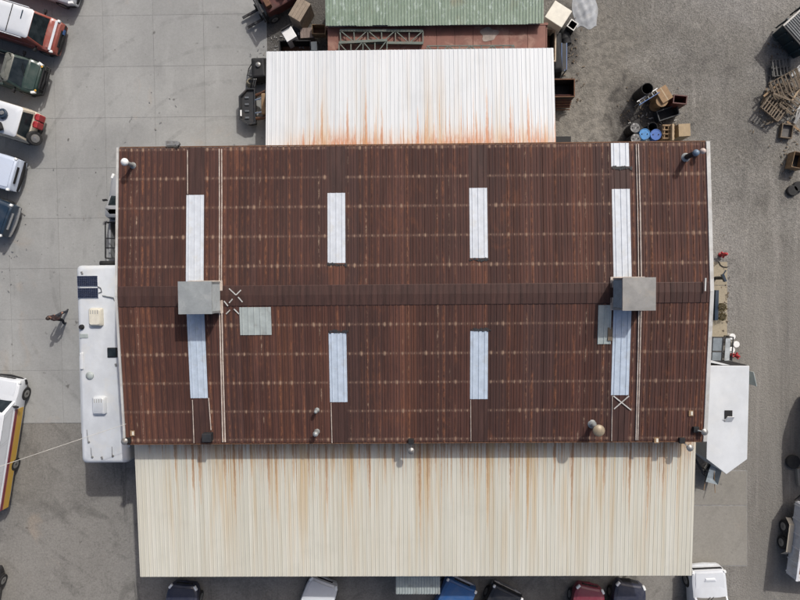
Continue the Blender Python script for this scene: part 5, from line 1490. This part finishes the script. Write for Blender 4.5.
# things beside the right gable
def bucket(label, px, py):
    c = at(px, py, .38)
    t = thing('bucket', label, 'bucket', (c.x, c.y, 0), 0, 'white lidded buckets')
    MB().lathe([(.13, 0), (.155, .33), (.165, .33), (.165, .36)], n=20).build('pail', WHITEP, t, smooth=True)
    MB().lathe([(.172, .345), (.172, .375), (.15, .385), (.145, .378)], n=20).build('lid', WHITEP, t, smooth=True)
    MB().tube([(.17, 0, .30), (.20, .02, .12), (.19, .05, .06)], .006, 5).build('handle', STEEL, t)
bucket('white lidded bucket closest to the tan walk', 732.5, 336.7)
bucket('white lidded bucket standing out beyond the other two', 736.6, 344.4)
bucket('white lidded bucket beside the red hydrant', 732, 350)
def hydrant(label, px, py, rz):
    c = at(px, py, .3)
    t = thing('hydrant', label, 'hydrant', (c.x, c.y, 0), rz)
    MB().lathe([(.13, 0), (.13, .06), (.085, .08), (.085, .42), (.11, .44), (.09, .54), (.03, .60), (.03, .66)], n=16).build('barrel', REDP, t, smooth=True)
    for k in range(3):
        an = k * 2.1
        MB().tube([(0, 0, .34), (.20 * math.cos(an), .20 * math.sin(an), .34)], .055, 10).build('outlet', REDP, t, smooth=True)
    MB().lathe([(.045, 0), (.045, .05)], (0, 0, .64), 5).build('cap_nut', REDP, t)
hydrant('small red hydrant at the end of the tan concrete walk', 723.5, 254.5, .3)
hydrant('small red hydrant between the white buckets and the cargo trailer', 735.5, 355.8, 1.2)
rk = thing('window_rack', 'dark steel rack holding glass panes and a pale panel', 'rack', at(722, 351.5, .8), R(-1))
rk.location.z = 0
for x in (-.55, 0, .55):
    MB().bar((x, -.78, .75), (x, .78, .85), .045).build('rail', DKSTEEL, rk)
for y, z in ((-.78, .75), (0, .80), (.78, .85)):
    MB().bar((-.55, y, z + .01), (.55, y, z + .01), .045).build('rail', DKSTEEL, rk)
for x in (-.55, .55):
    for y, z in ((-.78, .75), (.78, .85)):
        MB().bar((x, y, 0), (x, y, z), .045).build('leg', DKSTEEL, rk)
for y in (-.39, .39):
    MB().box((-.27, y, .80 + y * .06), (.48, .70, .012), rx=.064).build('pane', M('dusty_glass', (0.20, 0.23, 0.25), .15, var=.2, scale=2), rk)
MB().box((.26, 0, .845), (.26, 1.45, .02), rx=.064).build('panel', M('pale_panel', (0.36, 0.39, 0.40), .5), rk)
lk = thing('steel_beam', 'narrow dark blue steel beam lying along the tan walk', 'beam', at(713.8, 305, .0), R(-1))
MB().box((0, 0, .055), (.18, 1.65, .03)).box((0, 0, .29), (.18, 1.65, .03)).box((0, 0, .172), (.03, 1.65, .20)).build('beam', P_NAVY, lk)
for k in range(3):
    MB().box((0, -.6 + .6 * k, .17), (.15, .02, .19)).build('stiffener', P_NAVY, lk)
vi = thing('bench_vise', 'dark steel vise stand beside the dark blue beam', 'vise', at(714.5, 278, 0), .4)
MB().box((0, 0, .4), (.14, .14, .8)).build('pedestal', DKSTEEL, vi)
MB().box((0, 0, .88), (.12, .42, .16)).box((.12, .25, .92), (.30, .05, .05), rz=.6).build('jaw', P_NAVY, vi)
def bush(label, px, py, r, hh):
    c = at(px, py, 0)
    t = thing('shrub', label, 'shrub', c, 0)
    rg = random.Random(int(px * 7 + py))
    st_ = MB()
    for k in range(6):
        an = rg.uniform(0, 6.28)
        st_.tube([(0, 0, 0), (.3 * r * math.cos(an), .3 * r * math.sin(an), hh * .5), (.6 * r * math.cos(an), .6 * r * math.sin(an), hh * .8)], [.012, .009, .004], 5)
    st_.build('stem', WOODG, t)
    lf = MB()
    for k in range(420):
        v = Vector((rg.gauss(0, 1), rg.gauss(0, 1), rg.gauss(0, .8)))
        v = v.normalized() * rg.uniform(.35, 1.0) ** .6
        p = Vector((v.x * r, v.y * r, hh * .55 + v.z * hh * .45))
        d = Vector((rg.uniform(-1, 1), rg.uniform(-1, 1), rg.uniform(-.2, .8))).normalized()
        s = d.orthogonal().normalized() * .018; L = d * rg.uniform(.05, .09)
        lf.add([p - s * .3, p + L * .5 - s, p + L, p + L * .5 + s], [(0, 1, 2, 3)])
    lf.build('foliage', M('dry_leaf', (0.13, 0.105, 0.045), .8, var=.4, scale=6, bump=0), t)
bush('round dry olive shrub in a concrete walk nearer the vise', 719, 307, .25, .5)
bush('round dry olive shrub in the walk nearer the window rack', 719.5, 316.5, .24, .45)
hs = thing('garden_hose', 'dark hose looped on the tan walk near the hydrant', 'hose', at(723, 265, .04), 0)
MB().tube([(-.25, .2, .02), (-.15, 0, .02), (0, -.1, .02), (.2, -.12, .02), (.28, -.1, .02)], .022, 6).build('hose', BLACK, hs, smooth=True)

# small ribbed shed roof poking out from under the carport
zs = 2.3
a = at(396, 594, zs); b = at(440, 594, zs)
sd = thing('storage_shed', 'small shed with a grey corrugated roof projecting from under the carport', 'shed', ((a.x + b.x) / 2, a.y + .9, 0))
wS = b.x - a.x
for k in range(2):
    ribbed('roof_sheet', -wS / 2 + wS / 2 * k, wS / 2 * k, 1.8, GREYSHEET, sd, (-wS / 2 + wS / 2 * k, -.9, zs + .004 * k), (R(2), 0, 0), phase=-wS / 2, pitch=wS / 16, h=.035)
for s in (-1, 1):
    MB().box((s * (wS / 2 - .06), .05, zs / 2 - .03), (.05, 1.5, zs - .06)).build('wall', GREYSHEET, sd)
MB().box((0, .78, zs / 2), (wS - .2, .05, zs - .06)).build('wall', GREYSHEET, sd)
MB().box((0, -.68, zs / 2 - .03), (wS - .2, .05, zs - .1)).build('door', DKSTEEL, sd)

# ---------------------------------------------------------------- the walking person
def person(px, py, hx, hy, label):
    c = at(px, py, 0); q = at(px + hx, py + hy, 0)
    rz = math.atan2(q.y - c.y, q.x - c.x)
    t = thing('person', label, 'person', c, rz)
    # local: +x walking direction
    J = {'pel': (0, 0, .93), 'wst': (.01, 0, 1.08), 'chs': (.03, 0, 1.30), 'nkb': (.03, 0, 1.47), 'nk': (.045, 0, 1.54), 'hd': (.06, 0, 1.63), 'top': (.055, 0, 1.74)}
    rad = {'pel': .155, 'wst': .145, 'chs': .165, 'nkb': .09, 'nk': .07, 'hd': .105, 'top': .075}
    ed = [('pel', 'wst'), ('wst', 'chs'), ('chs', 'nkb'), ('nkb', 'nk'), ('nk', 'hd'), ('hd', 'top')]
    def chain(par, pts):
        prev = par
        for nm, p, r in pts:
            J[nm] = p; rad[nm] = r; ed.append((prev, nm)); prev = nm
    chain('pel', [('lh', (.02, .10, .88), .12), ('lk', (.22, .11, .50), .085), ('la', (.30, .11, .09), .06), ('lt', (.46, .12, .04), .035)])
    chain('pel', [('rh', (-.01, -.10, .88), .12), ('rk', (-.10, -.11, .49), .085), ('ra', (-.38, -.11, .14), .06), ('rt', (-.26, -.12, .035), .035)])
    chain('chs', [('ls', (.02, .20, 1.41), .068), ('le', (-.10, .27, 1.15), .054), ('lw', (.02, .27, .92), .034), ('lp', (.05, .26, .84), .036)])
    chain('chs', [('rs', (.02, -.20, 1.41), .068), ('re', (.10, -.27, 1.16), .054), ('rw', (.32, -.22, 1.05), .034), ('rp', (.40, -.20, 1.04), .036)])
    names = list(J)
    me = bpy.data.meshes.new('body')
    me.from_pydata([J[k] for k in names], [(names.index(a), names.index(b)) for a, b in ed], [])
    o = bpy.data.objects.new('body', me); COL.objects.link(o); o.parent = t
    m = o.modifiers.new('skin', 'SKIN')
    sv = me.skin_vertices[0].data
    for i, k in enumerate(names):
        r = rad[k]
        sv[i].radius = (r, r * (.75 if k in ('chs', 'wst', 'pel') else 1))
        sv[i].use_root = (k == 'pel')
    o.modifiers.new('sub', 'SUBSURF').levels = 2
    o.modifiers['sub'].render_levels = 2
    # clothing by height: dark jacket, jeans, skin
    tt = NT('person_clothes'); tc = tt.n('ShaderNodeTexCoord').outputs['Object']
    sx = tt.n('ShaderNodeSeparateXYZ'); tt.l(tc, sx.inputs[0])
    jk = tt.mix(tt.smooth(tt.noise(tc, 9, 3), .3, .7), (0.012, 0.008, 0.009), (0.032, 0.012, 0.012))
    jn = tt.mix(tt.smooth(tt.noise(tc, 12, 3), .3, .7), (0.010, 0.012, 0.018), (0.022, 0.027, 0.038))
    col = tt.mix(tt.math('GREATER_THAN', sx.outputs[2], .96), jn, jk)
    col = tt.mix(tt.math('LESS_THAN', sx.outputs[2], .085), col, (0.012, 0.011, 0.011))
    col = tt.mix(tt.math('GREATER_THAN', sx.outputs[2], 1.50), col, (0.36, 0.20, 0.14))
    me.materials.append(tt.done(col, .8))
    SKIN = M('skin', (0.36, 0.20, 0.14), .6, var=.1)
    hair = MB().lathe([(.10, 1.64), (.105, 1.69), (.09, 1.745), (.05, 1.775), (.015, 1.785)], (.035, 0, 0), 16).build('hair', M('dark_hair', (0.03, 0.017, 0.012), .6), t, smooth=True)
    MB().loft([[(.135, -.015, 1.60), (.135, .015, 1.60), (.125, .012, 1.66), (.125, -.012, 1.66)], [(.17, -.006, 1.61), (.17, .006, 1.61), (.14, .005, 1.655), (.14, -.005, 1.655)]]).build('nose', SKIN, t)
    for s in (-1, 1):
        MB().lathe([(.012, 0), (.012, .006)], (0, 0, 0), 8, 'x').build('eye', BLACK, t, loc=(.142, s * .034, 1.655))
        MB().box((.05, s * .092, 1.64), (.03, .015, .06)).build('ear', SKIN, t, bevel=.005)
    for (wx, wy, wz, dx, dz) in ((.05, .26, .84, .02, -1), (.40, -.20, 1.04, 1, -.15)):
        d = Vector((dx, 0, dz)).normalized()
        hand = MB()
        for k in range(4):
            b0 = Vector((wx, wy + (k - 1.5) * .019, wz))
            L = (.075, .085, .08, .065)[k]
            hand.tube([b0, b0 + d * L * .55, b0 + d * L + Vector((.015, 0, 0 if dz < -.5 else -.02))], [.010, .009, .007], 6)
        b0 = Vector((wx, wy, wz)) - d * .02
        hand.tube([b0, b0 + Vector((.03, -.02 if wy > 0 else .03, .0)) + d * .02, b0 + Vector((.035, -.025 if wy > 0 else .04, 0)) + d * .05], [.012, .010, .008], 6)
        hand.build('hand', SKIN, t, smooth=True)
    return t
person(67, 317, 6, -12, 'person in a dark reddish jacket and jeans walking across the concrete')

# ---------------------------------------------------------------- fine litter round the junk
def litter(spots, name, label, mats):
    rg = random.Random(21)
    mb = MB()
    for (px, py, rx, ry, n) in spots:
        for k in range(n):
            c = at(px + rg.gauss(0, rx), py + rg.gauss(0, ry), 0)
            a, b, h = rg.uniform(.02, .16), rg.uniform(.015, .06), rg.uniform(.01, .035)
            mb.box((c.x, c.y, .034 + h / 2), (a, b, h), rz=rg.uniform(0, 3.14), rx=rg.uniform(-.2, .2))
    o = mb.build(name, mats)
    o['kind'] = 'stuff'
    tag(o, label, 'litter')
litter([(775, 120, 12, 8, 60), (790, 150, 8, 16, 40), (645, 112, 14, 10, 60), (575, 60, 5, 24, 40), (725, 300, 2, 20, 30), (776, 60, 8, 10, 24)], 'litter', 'small dark scraps of wood and metal scattered round the junk heaps', WOODG)
litter([(290, 45, 14, 6, 60), (255, 72, 6, 14, 30), (12, 262, 6, 16, 22), (170, 120, 30, 20, 12), (60, 180, 30, 40, 10), (786, 112, 9, 14, 40), (655, 118, 12, 8, 26)], 'litter', 'small grey metal scraps and chips scattered beside the machines', STEEL)
for k, (a, b, ang_, L) in enumerate(((764, 96, 70, .9), (772, 122, 20, .8), (794, 127, -35, 1.0), (771, 90, 40, 1.1), (797, 92, 62, 1.2), (784, 98, -20, 1.3))):
    o = thing('loose_plank', ['grey plank standing out from the slanted pallet edge', 'short plank lying below the slanted front pallet', 'plank lying next to the rectangular wooden frame', 'long plank lying over the seam between brown and slanted pallets', 'pale plank on the upper pallet of the heap', 'dark plank laid across the middle of the pallet heap'][k], 'plank', at(a, b, .1 + .12 * (k > 2) * k), R(ang_))
    MB().box((0, 0, .03), (L, .10, .03), ry=random.uniform(-.12, .12)).build('board', [WOODG, WOODG, WOOD, WOOD, M('pale_plank', (0.36, 0.27, 0.17)), WOODG][k], o)
    MB().box((L * .3, 0, .055), (.05, .09, .03)).build('nail_batten', WOODG, o)
